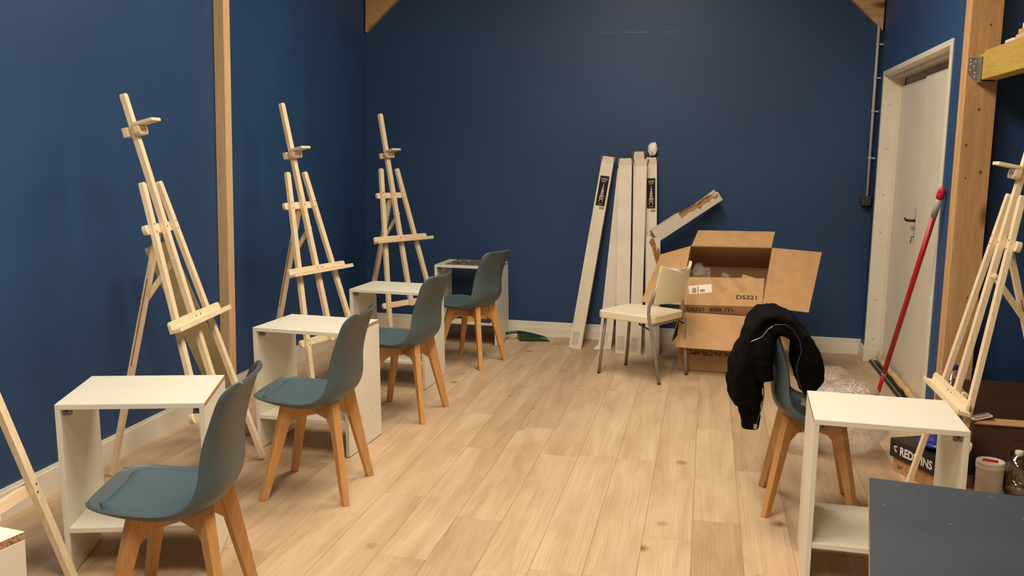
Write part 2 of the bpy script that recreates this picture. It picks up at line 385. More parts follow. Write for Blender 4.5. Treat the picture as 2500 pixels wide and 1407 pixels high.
def skirt(m, p, q, h=.118, t=.018, plain=False):
    """baseboard from p to q on the floor; the visible face is to the right of p->q turned inwards"""
    p, q = Vector((*p, 0)), Vector((*q, 0)); d = (q-p).normalized(); n = Vector((d.y, -d.x, 0))
    for z0, z1, tt in (((0, h-.012, t), (h-.012, h, t-.006)) if plain else ((0, .068, t), (.068, .078, t-.004), (.078, h-.006, t-.008), (h-.006, h, t-.011))):
        m.hexa([p+n*tt+Vector((0, 0, z0)), q+n*tt+Vector((0, 0, z0)), q+Vector((0, 0, z0)), p+Vector((0, 0, z0))], [p+n*tt+Vector((0, 0, z1)), q+n*tt+Vector((0, 0, z1)), q+Vector((0, 0, z1)), p+Vector((0, 0, z1))], 'white_trim')
m = MB(); skirt(m, (xl(Y0), Y0), (xl(5.04), 5.04), plain=True); skirt(m, (xl(5.12), 5.12), (xl(YB), YB), plain=True); struct(m.build('baseboard_left'), 'white moulded baseboard along the easel wall', 'baseboard')
m = MB(); skirt(m, (xl(YB)+.018, YB), (XR-.004, YB)); struct(m.build('baseboard_back'), 'white moulded baseboard along the gable wall', 'baseboard')
m = MB(); m.box((XR-.022, D1-.055, 0), (XR-.004, YB-.018, .10), 'white_trim'); m.box((XR-.022, D1-.073, 0), (XR+.075, D1-.055, .10), 'white_trim')
struct(m.build('baseboard_right', bevel=.002), 'short white baseboard stepping around the door jamb', 'baseboard')

# double door in its deep white frame
d = thing('door_1', 'white double door in a deep white frame with black lever handle', 'door', (XR, 6.4, 0)); d['kind'] = 'structure'
oy = 6.4
m = MB()
m.box((-.006, D1-oy-.012, 0), (.135, D1-oy+.03, DZ), 'white_trim')                     # far jamb
m.box((.10, D1-oy-.045, 0), (.135, D1-oy-.012, DZ-.03), 'white_trim')
m.box((-.006, D0-oy, 0), (.135, D0-oy+.055, DZ), 'white_trim')
m.box((-.006, D0-oy+.055, DZ-.032), (.135, D1-oy-.012, DZ), 'white_trim')
m.box((.06, D0-oy+.055, DZ-.05), (.135, D1-oy-.012, DZ-.032), 'white_trim')
for z in (.16, .45, .95, 1.22, 1.55, 1.86): m.lathe([(.0001, .004), (.006, .003), (.008, 0)], 'pipe', T=frame((.045, D1-oy-.012, z), (1, 0, 0), (0, 0, 1)), n=10)
m.build('door_frame', d, bevel=.003)
YS = 6.53
m = MB(); m.box((.112, YS-oy+.002, .012), (.15, D1-oy-.046, 1.985), 'white_trim'); lf = m.build('door_leaf', d, bevel=.003)
m = MB(); m.box((.098, D0-oy+.057, .012), (.136, YS-oy-.002, 1.99), 'white_trim'); m.build('door_leaf', d, bevel=.003)
m = MB(); m.box((.14, D0-oy, 1.97), (.16, D1-oy, DZ), 'grey_plastic_and_shade'); m.build('head_panel', d)  # recessed lintel over the leaves, its shadow painted in as grey
m = MB(); py = YS-oy+.03
m.prism(rounded(.036, .235, .016), 0, .006, 'black_metal', T=frame((.112, py, 1.06), (0, -1, 0), (0, 0, 1)))
m.tube([(.112, py, 1.09), (.072, py, 1.09), (.066, py+.012, 1.09), (.064, py+.07, 1.087), (.064, py+.115, 1.097)], [.009, .009, .009, .008, .007], 'black_metal', 10)
m.build('door_handle', lf)
m = MB(); m.box((.092, py-.006, .985), (.112, py+.006, .99), 'dark_metal'); m.prism(rounded(.02, .028, .008), 0, .002, 'zinc', T=frame((.09, py+.0, .978), (0, -1, 0), (0, 0, 1))); m.box((.086, py-.004, .945), (.09, py+.02, .965), 'torn'); m.build('door_key', lf)
m = MB(); m.box((XR+.02, 5.49, 0), (XR+.098, 7.39, .012), 'dark_metal'); m.box((XR+.03, 5.49, .012), (XR+.042, 7.39, .022), 'zinc')
struct(m.build('trim_3', bevel=.002), 'dark metal threshold strip below the double door', 'threshold')

# cloth draught tube along the door
t = thing('draught_excluder', 'beige padded draught excluder tube lying along the foot of the double door', 'draught excluder', (1.27, 6.5, 0))
m = MB(); pts = []
for i in range(26):
    y = .87-i*.07; pts.append((.003*math.sin(i*1.3), y, .052+.003*math.sin(i*2.1)))
m.tube(pts, [.0]+[.019+.0015*math.sin(i*1.7) for i in range(24)]+[.0], 'excl', 14, cap=False); st_ = m.build('stuffed_tube', t)
for y in (.45, .02, -.4):
    m = MB(); m.tube([(.0, y+.010, .053), (0, y-.010, .052)], .0212, 'excl', 14); m.build('seam_band', st_)

# posts and mezzanine
t = thing('timber_post', 'slim pale timber post standing against the navy wall between two easels', 'post', (-2.662, 5.08, 0))
m = MB(); m.box((-.04, -.036, 0), (.022, .036, 2.72), 'timber'); m.build('post_body', t, bevel=.003)
t = thing('timber_column', 'thick square timber column with dark knots beside the double door', 'column', (1.27, 5.185, 0))
m = MB(); m.box((-.069, -.062, 0), (.072, .062, 2.9), 'timber_red'); m_ = m
for x, z, r in ((.02, 2.12, .009), (-.045, 1.55, .011), (.0, 1.72, .011), (.03, 1.42, .014), (-.035, 1.39, .008), (.02, .8, .008)):
    m.prism([(r*.6*math.cos(q*.5236), r*.75*math.sin(q*.5236)) for q in range(12)], -.001, .0003, 'knot', T=frame((x, -.062, z), (1, 0, 0), (0, 0, 1)))
m.build('column_body', t, bevel=.004)
t = thing('mezzanine_beam', 'yellow stained timber joist running from the column towards the viewer', 'beam', (1.285, 5.1, 1.923))
m = MB(); m.box((-.035, -3.4, -.067), (.04, .018, .056), 'yellow'); m.build('joist_body', t, bevel=.004)
m = MB(); m.box((-.03, -3.4, .0565), (.05, -.05, .068), 'timber_d'); m.build('cover_strip', t, bevel=.001)
t = thing('joist_hanger', 'perforated zinc joist hanger nailed to the knotty column', 'bracket', (1.285, 5.12, 1.92))
m = MB(); F = frame((0, 0, 0), (1, 0, 0), (0, 0, 1))
m.prism([(-.08, .045), (-.037, .045), (-.037, -.07), (-.058, -.052), (-.08, -.03)], .0, .003, 'zinc', T=F)
m.box((-.04, -.075, -.07), (-.037, -.001, .045), 'zinc'); m.box((-.04, -.075, -.073), (.041, -.001, -.07), 'zinc')
for x, z in ((-.072, .035), (-.05, .028), (-.072, .015), (-.055, .005), (-.072, -.012), (-.05, -.025), (-.05, -.045)): m.lathe([(.0001, .006), (.003, .005), (.004, .003)], 'logo', T=frame((x, 0, z), (1, 0, 0), (0, 0, 1)), n=8)
m.build('hanger_plate', t)
m = MB(); m.box((1.326, 1.7, 1.975), (3.2, 5.25, 2.0), 'roof'); struct(m.build('ceiling_mezzanine'), 'underside of the mezzanine deck carried by the yellow joist', 'deck')
# bits lying on the joist
BX = 1.288
for i, (y0, x0, w, mat) in enumerate(((4.50, 1.272, .055, 'timber'), (4.475, 1.274, .05, 'timber_red'), (4.43, 1.277, .05, 'pine'), (4.41, 1.279, .045, 'timber'))):
    z = 1.9925+i*.021
    m = MB(); m.box((-w/2, -.36, 0), (w/2, 0, .0205), mat)
    o = m.build('wooden_batten', bevel=.002, loc=(x0+w/2-.006, y0+.12, z))
    tag(o, ('thickest wooden batten lying directly on the yellow joist', 'wooden batten second from the bottom of the stack on the yellow joist', 'pale wooden batten just below the topmost one on the yellow joist', 'topmost wooden batten of the stack on the yellow joist')[i], 'batten', 'battens stacked on the yellow joist')
t = thing('plastic_plate', 'small white plastic plate with a dark screw lying on the yellow joist', 'plate', (1.283, 4.70, 1.9915))
m = MB(); m.prism(rounded(.045, .13, .018), 0, .014, 'white_cap'); m.build('plate_body', t, bevel=.003)
m = MB(); m.lathe([(.0001, .0175), (.005, .0165), (.006, .014)], 'black_metal', T=Matrix.Translation((0, .03, 0)), n=12); m.build('screw', t)
# cable pipe
t = thing('cable_conduit', 'thin pale cable conduit running down the far corner beside the double door', 'conduit', (1.163, 7.605, 1.2))
m = MB(); m.tube([(0, 0, 0), (0, 0, 1.5)], .0105, 'pipe', 12); m.build('pipe', t)
for z in (.28, .62, .86, 1.1):
    m = MB(); m.tube([(0, 0, z-.008), (0, 0, z+.008)], .0135, 'pipe', 12); m.box((0, -.004, z-.006), (.036, .006, z+.006), 'pipe'); m.build('clip', t)
t = thing('junction_box', 'small dark square junction box at the lower end of the cable conduit', 'junction box', (1.155, 7.6, 1.165))
m = MB(); m.box((-.035, -.03, -.035), (.036, .04, .035), 'dark_box'); m.build('box_body', t, bevel=.006, seg=3)
m = MB(); m.tube([(.008, 0, -.034), (.008, 0, -.06)], .008, 'dark_box', 10); m.build('cable_gland', t)

# ------------------------------------------------------------------ desks
DW, DD, DH, DS, TH = .4853, .419, .606, .174, .018
def make_desk(lean, name, label):
    t = thing(name, label, 'desk'); w, h = DW/2, DD/2
    def X(x, z): return x+lean*(DH-z)
    def slab(x0, x1, z0, z1, mat):
        m.hexa([(X(x0, z0), -h, z0), (X(x1, z0), -h, z0), (X(x1, z0), h, z0), (X(x0, z0), h, z0)], [(X(x0, z1), -h, z1), (X(x1, z1), -h, z1), (X(x1, z1), h, z1), (X(x0, z1), h, z1)], mat)
    m = MB(); slab(-w, w, DH-TH, DH, 'melamine')
    m.mats.append('chip'); m.m[3] = m.mats.index('chip'); m.m[5] = m.mats.index('chip'); m.build('desk_top', t, bevel=.0012)
    sides_ = []
    for x0 in (-w, w-TH):
        m = MB(); slab(x0, x0+TH, 0.004, DH-TH-.0005, 'melamine')
        if x0 > 0:
            for y, z in ((-.05, .165), (.09, .165)): m.lathe([(.0001, .0008), (.004, .0006)], 'screw', T=frame((X(w, z)+.0002, y, z), (0, 1, 0), (0, 0, 1)), n=8)
        sides_.append(m.build('side_panel', t, bevel=.0012))
    m = MB(); slab(-w+TH+.0006, w-TH-.0006, DS-TH, DS, 'melamine'); m.build('shelf', t, bevel=.0012)
    for sx in (-1, 1):
        m = MB(); m.box((sx*(w-TH-.001)-(.024 if sx > 0 else 0), -h+.028, DH-TH-.026), (sx*(w-TH-.001)+(0 if sx > 0 else .024), -h+.050, DH-TH-.001), 'zinc')
        m.lathe([(.0001, .004), (.004, .002)], 'screw', T=frame((sx*(w-TH-.012), -h+.028, DH-TH-.012), (1, 0, 0), (0, 0, 1)), n=8); m.build('corner_bracket', sides_[(sx+1)//2])
    return t
def put_desk(o, x, y, a):
    o.location = (x+math.cos(a)*DW/2-math.sin(a)*DD/2, y+math.sin(a)*DW/2+math.cos(a)*DD/2, 0); o.rotation_euler = (0, 0, a); return o
DG = 'white open side desks'
desk0 = make_desk(.03, 'desk', 'white open desk at the teal chair nearest the viewer, shelf inside empty')
put_desk(desk0, -2.101, 2.79, .324); desk0['group'] = DG
desks = {1: desk0}
for i, (x, y, a, lb) in {2: (-2.125, 4.286, -.041, 'white open desk with a bare top standing behind the second teal chair from the viewer'), 3: (-2.157, 5.668, -.028, 'white open desk in front of the easel in the far corner'), 4: (-2.021, 7.12, -.017, 'white open desk against the gable wall with a painted palette sheet on top')}.items():
    c = copy_tree(desk0); c['label'] = lb; put_desk(c, x, y, a); desks[i] = c
d5 = make_desk(0, 'desk', 'bright white open desk beside the chair with the black jacket'); d5['group'] = DG; put_desk(d5, .387, 3.296, -.037); desks[5] = d5
d6 = copy_tree(d5); d6['label'] = 'white desk cut off by the picture edge with a raw chipboard top edge'
a6 = R(-9); cs, sn = math.cos(a6), math.sin(a6)
put_desk(d6, -1.466-(cs*DW-sn*DD), 1.829-(sn*DW+cs*DD), a6); desks[6] = d6

# ------------------------------------------------------------------ teal chairs
def make_chair():
    t = thing('shell_chair', 'x', 'chair')
    # centre line profile: (x, z), half width, forward wrap of the rim, lift of the rim
    prof = [(.238, .440, .150, -.012, .006), (.218, .431, .180, -.006, .013), (.184, .418, .200, -.002, .024), (.135, .403, .212, 0, .036), (.08, .391, .217, 0, .043), (.0, .387, .222, -.002, .046), (-.07, .396, .222, .012, .052),
            (-.125, .421, .219, .035, .056), (-.158, .458, .214, .058, .048), (-.170, .505, .207, .064, .03), (-.169, .56, .200, .062, .012), (-.172, .62, .197, .056, .004), (-.186, .69, .197, .047, 0), (-.200, .736, .198, .045, 0),
            (-.207, .758, .196, .043, 0), (-.211, .770, .191, .042, 0), (-.216, .782, .182, .039, 0), (-.220, .790, .172, .035, 0), (-.224, .796, .160, .030, 0), (-.229, .7985, .150, .027, 0), (-.234, .8, .140, .024, 0)]
    # resample smooth
    P = np.array(prof); s = np.linspace(0, len(P)-1, 60)
    def cr(i, x):
        k = int(min(max(math.floor(x), 0), len(P)-2)); f = x-k
        p0, p1, p2, p3 = P[max(k-1, 0)][i], P[k][i], P[k+1][i], P[min(k+2, len(P)-1)][i]
        return .5*((2*p1)+(-p0+p2)*f+(2*p0-5*p1+4*p2-p3)*f*f+(-p0+3*p1-3*p2+p3)*f**3)
    NU = 28; pts = []
    for x in s:
        cx, cz, w, wr, up = [cr(i, x) for i in range(5)]
        row = []
        for j in range(NU+1):
            u = -1+2*j/NU; au = abs(u); e = au**2.3
            yy = w*math.sin(u*math.pi/2*.94)/math.sin(math.pi/2*.94)
            q = cx+wr*e
            if x < 1.2: q += (.0)*(1-e)                    # front lip
            row.append(Vector((q, yy, cz+up*e)))
        pts.append(row)
    # front lip corners
    for k, row in enumerate(pts):
        tt = k/(len(pts)-1)
        if tt < .08:
            g = 1-tt/.08
            for j, p in enumerate(row):
                au = abs(-1+2*j/NU); p.x -= .002*g*au**3
    m = MB(); v = [p for r in pts for p in r]; n = NU+1
    f = [(k*n+j, k*n+j+1, (k+1)*n+j+1, (k+1)*n+j) for k in range(len(pts)-1) for j in range(NU)]
    m.add(v, f, 'shell', True); o = m.build('seat_shell', t)
    md = o.modifiers.new('Soft', 'SMOOTH'); md.factor = .5; md.iterations = 6
    md = o.modifiers.new('Solid', 'SOLIDIFY'); md.thickness = .011; md.offset = 0
    bv = o.modifiers.new('Bevel', 'BEVEL'); bv.width = .003; bv.segments = 2; bv.limit_method = 'ANGLE'; bv.angle_limit = R(50)
    # pad lying in the seat
    m = MB(); rows = []
    for a_ in np.linspace(0, 1, 14):
        x = 1.55+a_*(7.2-1.55); row = []
        cx, cz, w, wr, up = [cr(i, x) for i in range(5)]
        for j in range(21):
            u = (-1+j/10)*.85; e = abs(u)**2.3
            edge = (1-abs(-1+j/10)**12)*(1-abs(2*a_-1)**14)
            yy = w*math.sin(u*math.pi/2*.94)/math.sin(math.pi/2*.94)*(1-.10*abs(2*a_-1)**4-.22*max(0, 1-a_*3.2)**2)
            row.append(Vector((cx+wr*e, yy, cz+up*e-.001+.021*edge*(1-.25*e))))
        rows.append(row)
    v = [p for r in rows for p in r]; f = [(k*21+j, k*21+j+1, (k+1)*21+j+1, (k+1)*21+j) for k in range(13) for j in range(20)]
    # orientation: rows run front to back
    m.add(v, [tuple(reversed(q)) for q in f], 'cushion', True); m.build('seat_cushion', t)
    # wooden cross frame and legs
    m = MB()
    for sx, sy in ((1, 1), (1, -1)):
        d = Vector((.108*sx, .118*sy, 0)); L = d.length; d.normalize()
        F = frame((0, 0, 0), d, (0, 0, 1))
        zt = .386
        poly = [(-L, zt+.014), (L, zt+.008), (L+.016, zt-.085), (L-.012, zt-.085), (L-.06, zt-.052), (-L+.06, zt-.052), (-L+.012, zt-.085), (-L-.016, zt-.085)]
        m.prism(poly, -.011+(.0002 if sy > 0 else 0), .011, 'beech', T=F)
    m.box((-.04, -.04, .374), (.04, .04, .384), 'black_metal')
    m.build('under_frame', t, bevel=.002)
    for sx in (1, -1):
        for sy in (1, -1):
            top = Vector((.098*sx, .108*sy, .394 if sx > 0 else .414)); bot = Vector((.177*sx, .192*sy, 0))
            d = Vector((sx*.175, sy*.19, 0)).normalized(); e = Vector((-d.y, d.x, 0))
            def ring(c, a, b, k=0): q = Vector((0, 0, k)); return [c+d*a+e*b+q, c-d*a+e*b-q, c-d*a-e*b-q, c+d*a-e*b+q]
            m = MB(); m.hexa(ring(bot, .0160, .0135), ring(top, .0255, .017, .006 if sx > 0 else .014), 'beech'); m.build('leg', t, bevel=.003)
    return t
CG = 'teal shell chairs with wooden legs'
chair = make_chair(); chair['group'] = CG
spots = {1: (-1.53, 2.598, R(193.6), 'teal shell chair nearest the viewer in the row beside the easels'),
         2: (-1.607, 3.847, R(184.5), 'teal shell chair second from the viewer in the row beside the easels'),
         3: (-1.618, 5.128, R(176), 'teal shell chair third from the viewer in the row beside the easels'),
         4: (-1.575, 6.50, R(166.5), 'teal shell chair farthest away, at the desk with the painted palette'),
         5: (.478, 4.165, R(-1.5), 'teal shell chair carrying the black jacket on its back')}
for i, (x, y, a, lb) in spots.items():
    c = chair if i == 1 else copy_tree(chair)
    c.location = (x, y, 0); c.rotation_euler = (0, 0, a); c['label'] = lb

# ------------------------------------------------------------------ easels
EA, EB, ETT, ETC, ETL, ETW = .289, .083, 1.365, 1.166, .366, .299
def make_easel(x, y, an, tm, ty, phi, yb, label, tray=True):
    t = thing('easel', label, 'easel', (x, y, 0), an, 'pine lyre easels')
    ex, et, en = Vector((1, 0, 0)), Vector((0, math.sin(phi), math.cos(phi))), Vector((0, -math.cos(phi), math.sin(phi)))
    def P(s, u, n=0): return ex*s+et*u+en*n
    def bar(m, p0, p1, w, n0, n1, mat, r0=True, r1=True, ext=(0, 0)):
        a_, b_ = Vector(p0), Vector(p1); d = (b_-a_).normalized(); a_ = a_-d*ext[0]; b_ = b_+d*ext[1]; q = Vector((-d.y, d.x)); poly = []
        k = 6
        if r0: poly += [a_+d*(w/2)*(1-math.sin(th))*.6-q*(w/2)*math.cos(th) for th in [math.pi*i/k for i in range(k+1)]]
        else: poly += [a_-q*w/2, a_+q*w/2]
        if r1: poly += [b_-d*(w/2)*(1-math.sin(th))*.6+q*(w/2)*math.cos(th) for th in [math.pi*i/k for i in range(k+1)]]
        else: poly += [b_+q*w/2, b_-q*w/2]
        T = Matrix(((ex.x, et.x, en.x, 0), (ex.y, et.y, en.y, 0), (ex.z, et.z, en.z, 0), (0, 0, 0, 1)))
        m.prism([(p.x, p.y) for p in reversed(poly)], n0, n1, mat, T=T)
    sx = lambda u: EA+(EB-EA)*u/ETT
    def scr(m, s, u, n, r=.005): m.lathe([(.0001, .0016), (r*.7, .0014), (r, 0)], 'screw', T=frame(P(s, u, n), ex, et), n=8)
    th = .021; cut = .01
    for sg in (-1, 1):
        m = MB(); bar(m, (sg*EA, .012), (sg*EB, ETT), .036, 0, th, 'pine', False, True)
        for u in (ETC+.018, ETC-.016): scr(m, sg*sx(u)+.004*sg*(1 if u > ETC else -1), u, th)
        for u in (ETL+.012, ETL-.014): scr(m, sg*sx(u)+.005*sg*(1 if u > ETL else -1), u, th)
        m.build('front_leg', t, bevel=.003)
    m = MB(); bar(m, (0, ETL-.03), (0, tm), .036, .0005, th+.003, 'pine', True, True); scr(m, 0, ETL, th+.003); scr(m, 0, ETC, th+.003); mast_ = m.build('mast', t, bevel=.004)
    m = MB(); bar(m, (-sx(ETC)-.045, ETC), (sx(ETC)+.045, ETC), .042, -.021, -.0005, 'pine_x'); m.build('upper_crossbar', t, bevel=.003)
    m = MB(); bar(m, (-sx(ETL)-.045, ETL), (sx(ETL)+.045, ETL), .042, -.021, -.0005, 'pine_x'); m.build('lower_crossbar', t, bevel=.003)
    T = Matrix(((ex.x, et.x, en.x, 0), (ex.y, et.y, en.y, 0), (ex.z, et.z, en.z, 0), (0, 0, 0, 1)))
    # tray
    m = MB(); n0 = th+.0036
    m.box((-ETW, ty-.016, n0), (ETW, ty, n0+.05), 'pine_x', T)
    m.prism([(-ETW, ty), (ETW-.035, ty), (ETW-.035, ty+.022), (ETW-.045, ty+.034), (-ETW+.012, ty+.034), (-ETW, ty+.024)], n0, n0+.014, 'pine_x', T=T)
    m.box((-ETW, ty, n0+.044), (ETW, ty+.006, n0+.05), 'pine_x', T)
    for s_ in (-.024, .024): scr(m, s_, ty+.016, n0+.014, .0055)
    m.box((-.045, ty-.012, -.022), (.045, ty+.03, -.0006), 'pine_x', T)
    tr_ = m.build('tray', t, bevel=.003)
    m = MB(); m.tube([P(0, ty+.005, -.022), P(0, ty+.005, -.05)], [.005, .005], 'screw', 8); m.tube([P(0, ty+.005, -.04), P(0, ty+.005, -.058)], [.016, .014], 'pine', 10); m.build('tray_knob', tr_)
    # sliding canvas clamp on the mast
    cu = tm-.15 if label.find('nearest') >= 0 else tm-.30
    if label.find('cut off') >= 0: cu = 1.46
    m = MB(); m.box((-.045, cu+.004, th+.004), (.045, cu+.018, th+.098), 'pine_x', T); m.prism([(-.036, cu-.036), (.036, cu-.036), (.045, cu-.026), (.045, cu+.003), (-.045, cu+.003), (-.045, cu-.026)], th+.004, th+.03, 'pine_x', T=T)
    m.box((-.045, cu-.034, -.024), (.045, cu+.006, -.0005), 'pine_x', T)
    for s_ in (-.02, .02): scr(m, s_, cu-.016, th+.03, .006)
    m.build('canvas_clamp', mast_, bevel=.003)
    # hinged back leg, slotted, and the brace that holds it
    h0 = P(0, ETC+.012, -.0225); f0 = Vector((0, yb, .002)); d = (h0-f0).normalized(); nb = d.cross(ex).normalized()
    m = MB(); 
    L = (h0-f0).length
    Tb = Matrix(((ex.x, d.x, nb.x, f0.x), (ex.y, d.y, nb.y, f0.y), (ex.z, d.z, nb.z, f0.z), (0, 0, 0, 1)))
    sgn = -1 if nb.y > 0 else 1
    m.prism([(-.018, .004), (.018, .004), (.018, L-.02), (.008, L), (-.008, L), (-.018, L-.02)], -.021 if sgn < 0 else 0, 0 if sgn < 0 else .021, 'pine', T=Tb)
    for xx in (-.0186, .0180): m.box((xx, L*.45, -.013), (xx+.0006, L*.80, -.008), 'torn', Tb)
    m.build('back_leg', t, bevel=.003)
    m = MB(); a0 = P(.026, ETC-.14, .004); b0 = f0+d*(L*.70)+ex*.026; dd = (b0-a0).normalized(); nn = dd.cross(ex).normalized()
    Tr = Matrix(((ex.x, dd.x, nn.x, a0.x), (ex.y, dd.y, nn.y, a0.y), (ex.z, dd.z, nn.z, a0.z), (0, 0, 0, 1))); LL = (b0-a0).length
    m.prism([(-.006, -.012), (.006, -.012), (.006, LL+.014), (-.006, LL+.014)], -.013, .013, 'pine', T=Tr)
    m.tube([a0-ex*.045, a0+ex*.012], .007, 'pine', 10); br_ = m.build('brace', t, bevel=.003)
    m = MB(); m.tube([b0-ex*.05, b0+ex*.016], .004, 'screw', 8); m.tube([b0+ex*.006, b0+ex*.014], .011, 'screw', 6); m.build('wing_bolt', br_)
    return t
make_easel(-1.973, 3.848, 1.713, 1.75, .746, .284, .600, 'pine easel nearest the slim post with its canvas clamp near the mast top')
make_easel(-2.094, 5.378, 1.355, 1.78, .765, .243, .557, 'pine easel between the slim post and the far corner')
make_easel(-2.045, 6.781, 1.137, 1.775, .829, .228, .575, 'pine easel standing in the far corner of the room')
make_easel(.970, 4.24, -1.562, 1.75, .506, .19, .563, 'pine easel by the thick column, cut off by the picture edge')
make_easel(-1.985, 2.454, 1.713, 1.75, 1.235, .26, .52, 'pine easel of which only one front leg shows beside the raw-edged desk')

# ------------------------------------------------------------------ white cartons at the gable wall
def carton(name, label, b, tp, w, dp, flaps=True, mat='carton', group=None, print_=None, twist=0):
    """long carton from bottom centre b to top centre tp (centre of the front face), width w, depth dp"""
    b, tp = Vector(b), Vector(tp); t = thing(name, label, 'carton', b, 0, group)
    d = (tp-b); L = d.length; d.normalize(); x = Vector((math.cos(twist), math.sin(twist), 0)); x = (x-d*x.dot(d)).normalized(); n = x.cross(d)    # n points to the viewer (-y)
    if n.y > 0: n = -n
    T = Matrix(((x.x, d.x, n.x, 0), (x.y, d.y, n.y, 0), (x.z, d.z, n.z, 0), (0, 0, 0, 1)))
    m = MB(); h = w/2; th = .003
    m.box((-h, 0, -th), (h, L, 0), mat, T); m.box((-h, 0, -dp), (h, L, -dp+th), mat, T); m.box((-h, 0, -dp+th), (-h+th, L, -th), mat, T); m.box((h-th, 0, -dp+th), (h, L, -th), mat, T); m.box((-h+th, 0.002, -dp+th), (h-th, .006, -th), 'torn', T)
    m.box((-h+.012, .03, .0001), (h*.35, .13, .0006), 'tape', T)
    if print_:
        y0 = L-print_; lw = w*.74/2; m.box((-lw, y0-.235, .0001), (lw, y0, .0008), 'label_dark', T)
        m.text('La Palma', T @ Matrix.Translation((0, y0-.027, .0012)), .0135, 'logo', 'CENTER')
        for i in range(3): m.box((-lw*.62+.002*i, y0-.036-.006*i, .0009), (lw*.62-.004*i, y0-.034-.006*i, .0011), 'grey_plastic_and_shade', T)
        def ln(p, q, r=.0016):
            p, q = [Vector((v[0]*k_, c+(v[1]-c)*k_)) for v in (p, q)]; e = (q-p).normalized(); k = Vector((-e.y, e.x))*r
            m.add([(*(p-k), .0011), (*(q-k), .0011), (*(q+k), .0011), (*(p+k), .0011)], [(0, 1, 2, 3)], 'label_tan', T=T)
        c = y0-.205; k_ = .70
        ln((-.019, c), (-.006, c+.15)); ln((.019, c), (.006, c+.15)); ln((0, c+.03), (0, c+.205)); ln((-.022, c+.062), (.022, c+.066), .002); ln((-.012, c+.12), (.012, c+.122)); ln((-.017, c+.03), (.017, c+.033)); ln((-.008, c+.168), (.01, c+.17), .002); ln((.004, c+.12), (-.026, c+.045), .0008)
        m.lathe([(.0001, .0012), (.004, .0012)], 'label_tan', T=T @ Matrix.Translation((.020, c+.045, 0)), n=10)
        for i in range(2): m.box((-.016, y0-.219-.006*i, .0009), (.016, y0-.2175-.006*i, .0011), 'grey_plastic_and_shade', T)
        xx = -.004
        for i in range(11):
            ww = (.0012, .002, .003)[i % 3]; m.box((xx, y0-.262, .0002), (xx+ww, y0-.242, .0007), 'ink', T); xx += ww+.0016
    m.build('carton_body', t)
    if flaps:
        fl = [((-h, L, 0), (h, L, 0), 0, .05), ((-h, L, -dp), (h, L, -dp), 1, .07)]
        rr = random.Random(label)
        for (p, q, k, ln_) in fl:
            o = rr.uniform(-.02, .02)
            m = MB(); P4 = [Vector(p), Vector(q), Vector(q)+Vector((-.006, ln_, (.012 if k == 0 else -.004)+o*.3)), Vector(p)+Vector((.006, ln_, (.012 if k == 0 else -.004)+o*.3))]
            m.sheet([T @ v for v in P4], .0025, mat if k == 0 else 'carton_in'); m.build('end_flap', t)
        for sg in (-1, 1):
            m = MB(); P4 = [Vector((sg*h, L, -.006)), Vector((sg*h, L, -dp+.006)), Vector((sg*(h+.014), L+.055, -dp+.012)), Vector((sg*(h+.010), L+.06, -.014))]
            m.sheet([T @ v for v in P4], .0025, 'carton_in'); m.build('end_flap', t)
    return t, T, L
G = 'white easel cartons leaning on the gable wall'
carton('easel_carton', 'white carton leaning apart from the others, dark easel print near its top', (-.932, 7.20, .0), (-.765, 7.53, 1.40), .094, .062, group=G, print_=.10)
carton('easel_carton', 'plain white carton slanting behind the wide front carton, loose flap at its foot', (-.71, 7.24, .004), (-.64, 7.575, 1.36), .098, .045, flaps=False, group=G)
carton('easel_carton', 'wide plain white front carton with an open top in the leaning bundle', (-.566, 7.12, .0), (-.625, 7.50, 1.39), .100, .062, group=G)
carton('easel_carton', 'white carton standing tallest behind the wide front carton', (-.47, 7.26, .0), (-.528, 7.572, 1.44), .082, .05, group=G)
carton('easel_carton', 'narrow plain white carton with crushed edge in front of the taller one', (-.468, 7.085, .0), (-.500, 7.44, 1.385), .086, .058, group=G)
carton('easel_carton', 'glossy white carton with dark easel print topped by a crumpled paper ball', (-.36, 7.22, .0), (-.432, 7.565, 1.40), .086, .05, group=G, print_=.11)
m = MB(); m.sheet([(-.79, 7.20, .004), (-.70, 7.20, .004), (-.71, 7.25, .03), (-.77, 7.25, .03)], .002, 'carton'); m.build('end_flap', [o for o in bpy.data.objects if o.get('label', '').startswith('plain white carton slanting')][0]).matrix_parent_inverse = Matrix.Translation((.71, -7.24, -.004))

# bent and torn carton
t = thing('torn_carton', 'torn white carton snapped in half, its upper half jutting out sideways', 'carton', (-.343, 7.11, 0))
def seg_box(m, a, b, w, dp, mat, up, taper=1.0):
    a, b = Vector(a), Vector(b); d = (b-a); L = d.length; d.normalize(); x = Vector(up); x = (x-d*x.dot(d)).normalized(); n = x.cross(d)
    if n.y > 0: n = -n
    T = Matrix(((x.x, d.x, n.x, a.x), (x.y, d.y, n.y, a.y), (x.z, d.z, n.z, a.z), (0, 0, 0, 1))); return T, L
T, L = seg_box(None, (0, 0, 0), (-.035, .17, .845), .1, .06, '', (1, 0, 0))
m = MB(); ht = [(-.05, 0), (.05, 0), (.052, L-.07), (.03, L-.03), (.018, L-.075), (.004, L-.02), (-.012, L+.02), (-.05, L+.025)]
m.prism(ht, -.003, 0, 'carton', T=T); m.prism([(-.05, 0), (.05, 0), (.05, L+.03), (-.05, L+.01)], -.06, -.057, 'carton', T=T)
m.box((-.05, 0, -.057), (-.047, L, -.003), 'carton', T); m.box((.047, 0, -.057), (.05, L-.06, -.003), 'carton', T); m.box((-.047, .002, -.057), (.047, .006, -.003), 'torn', T)
m.build('lower_half', t)
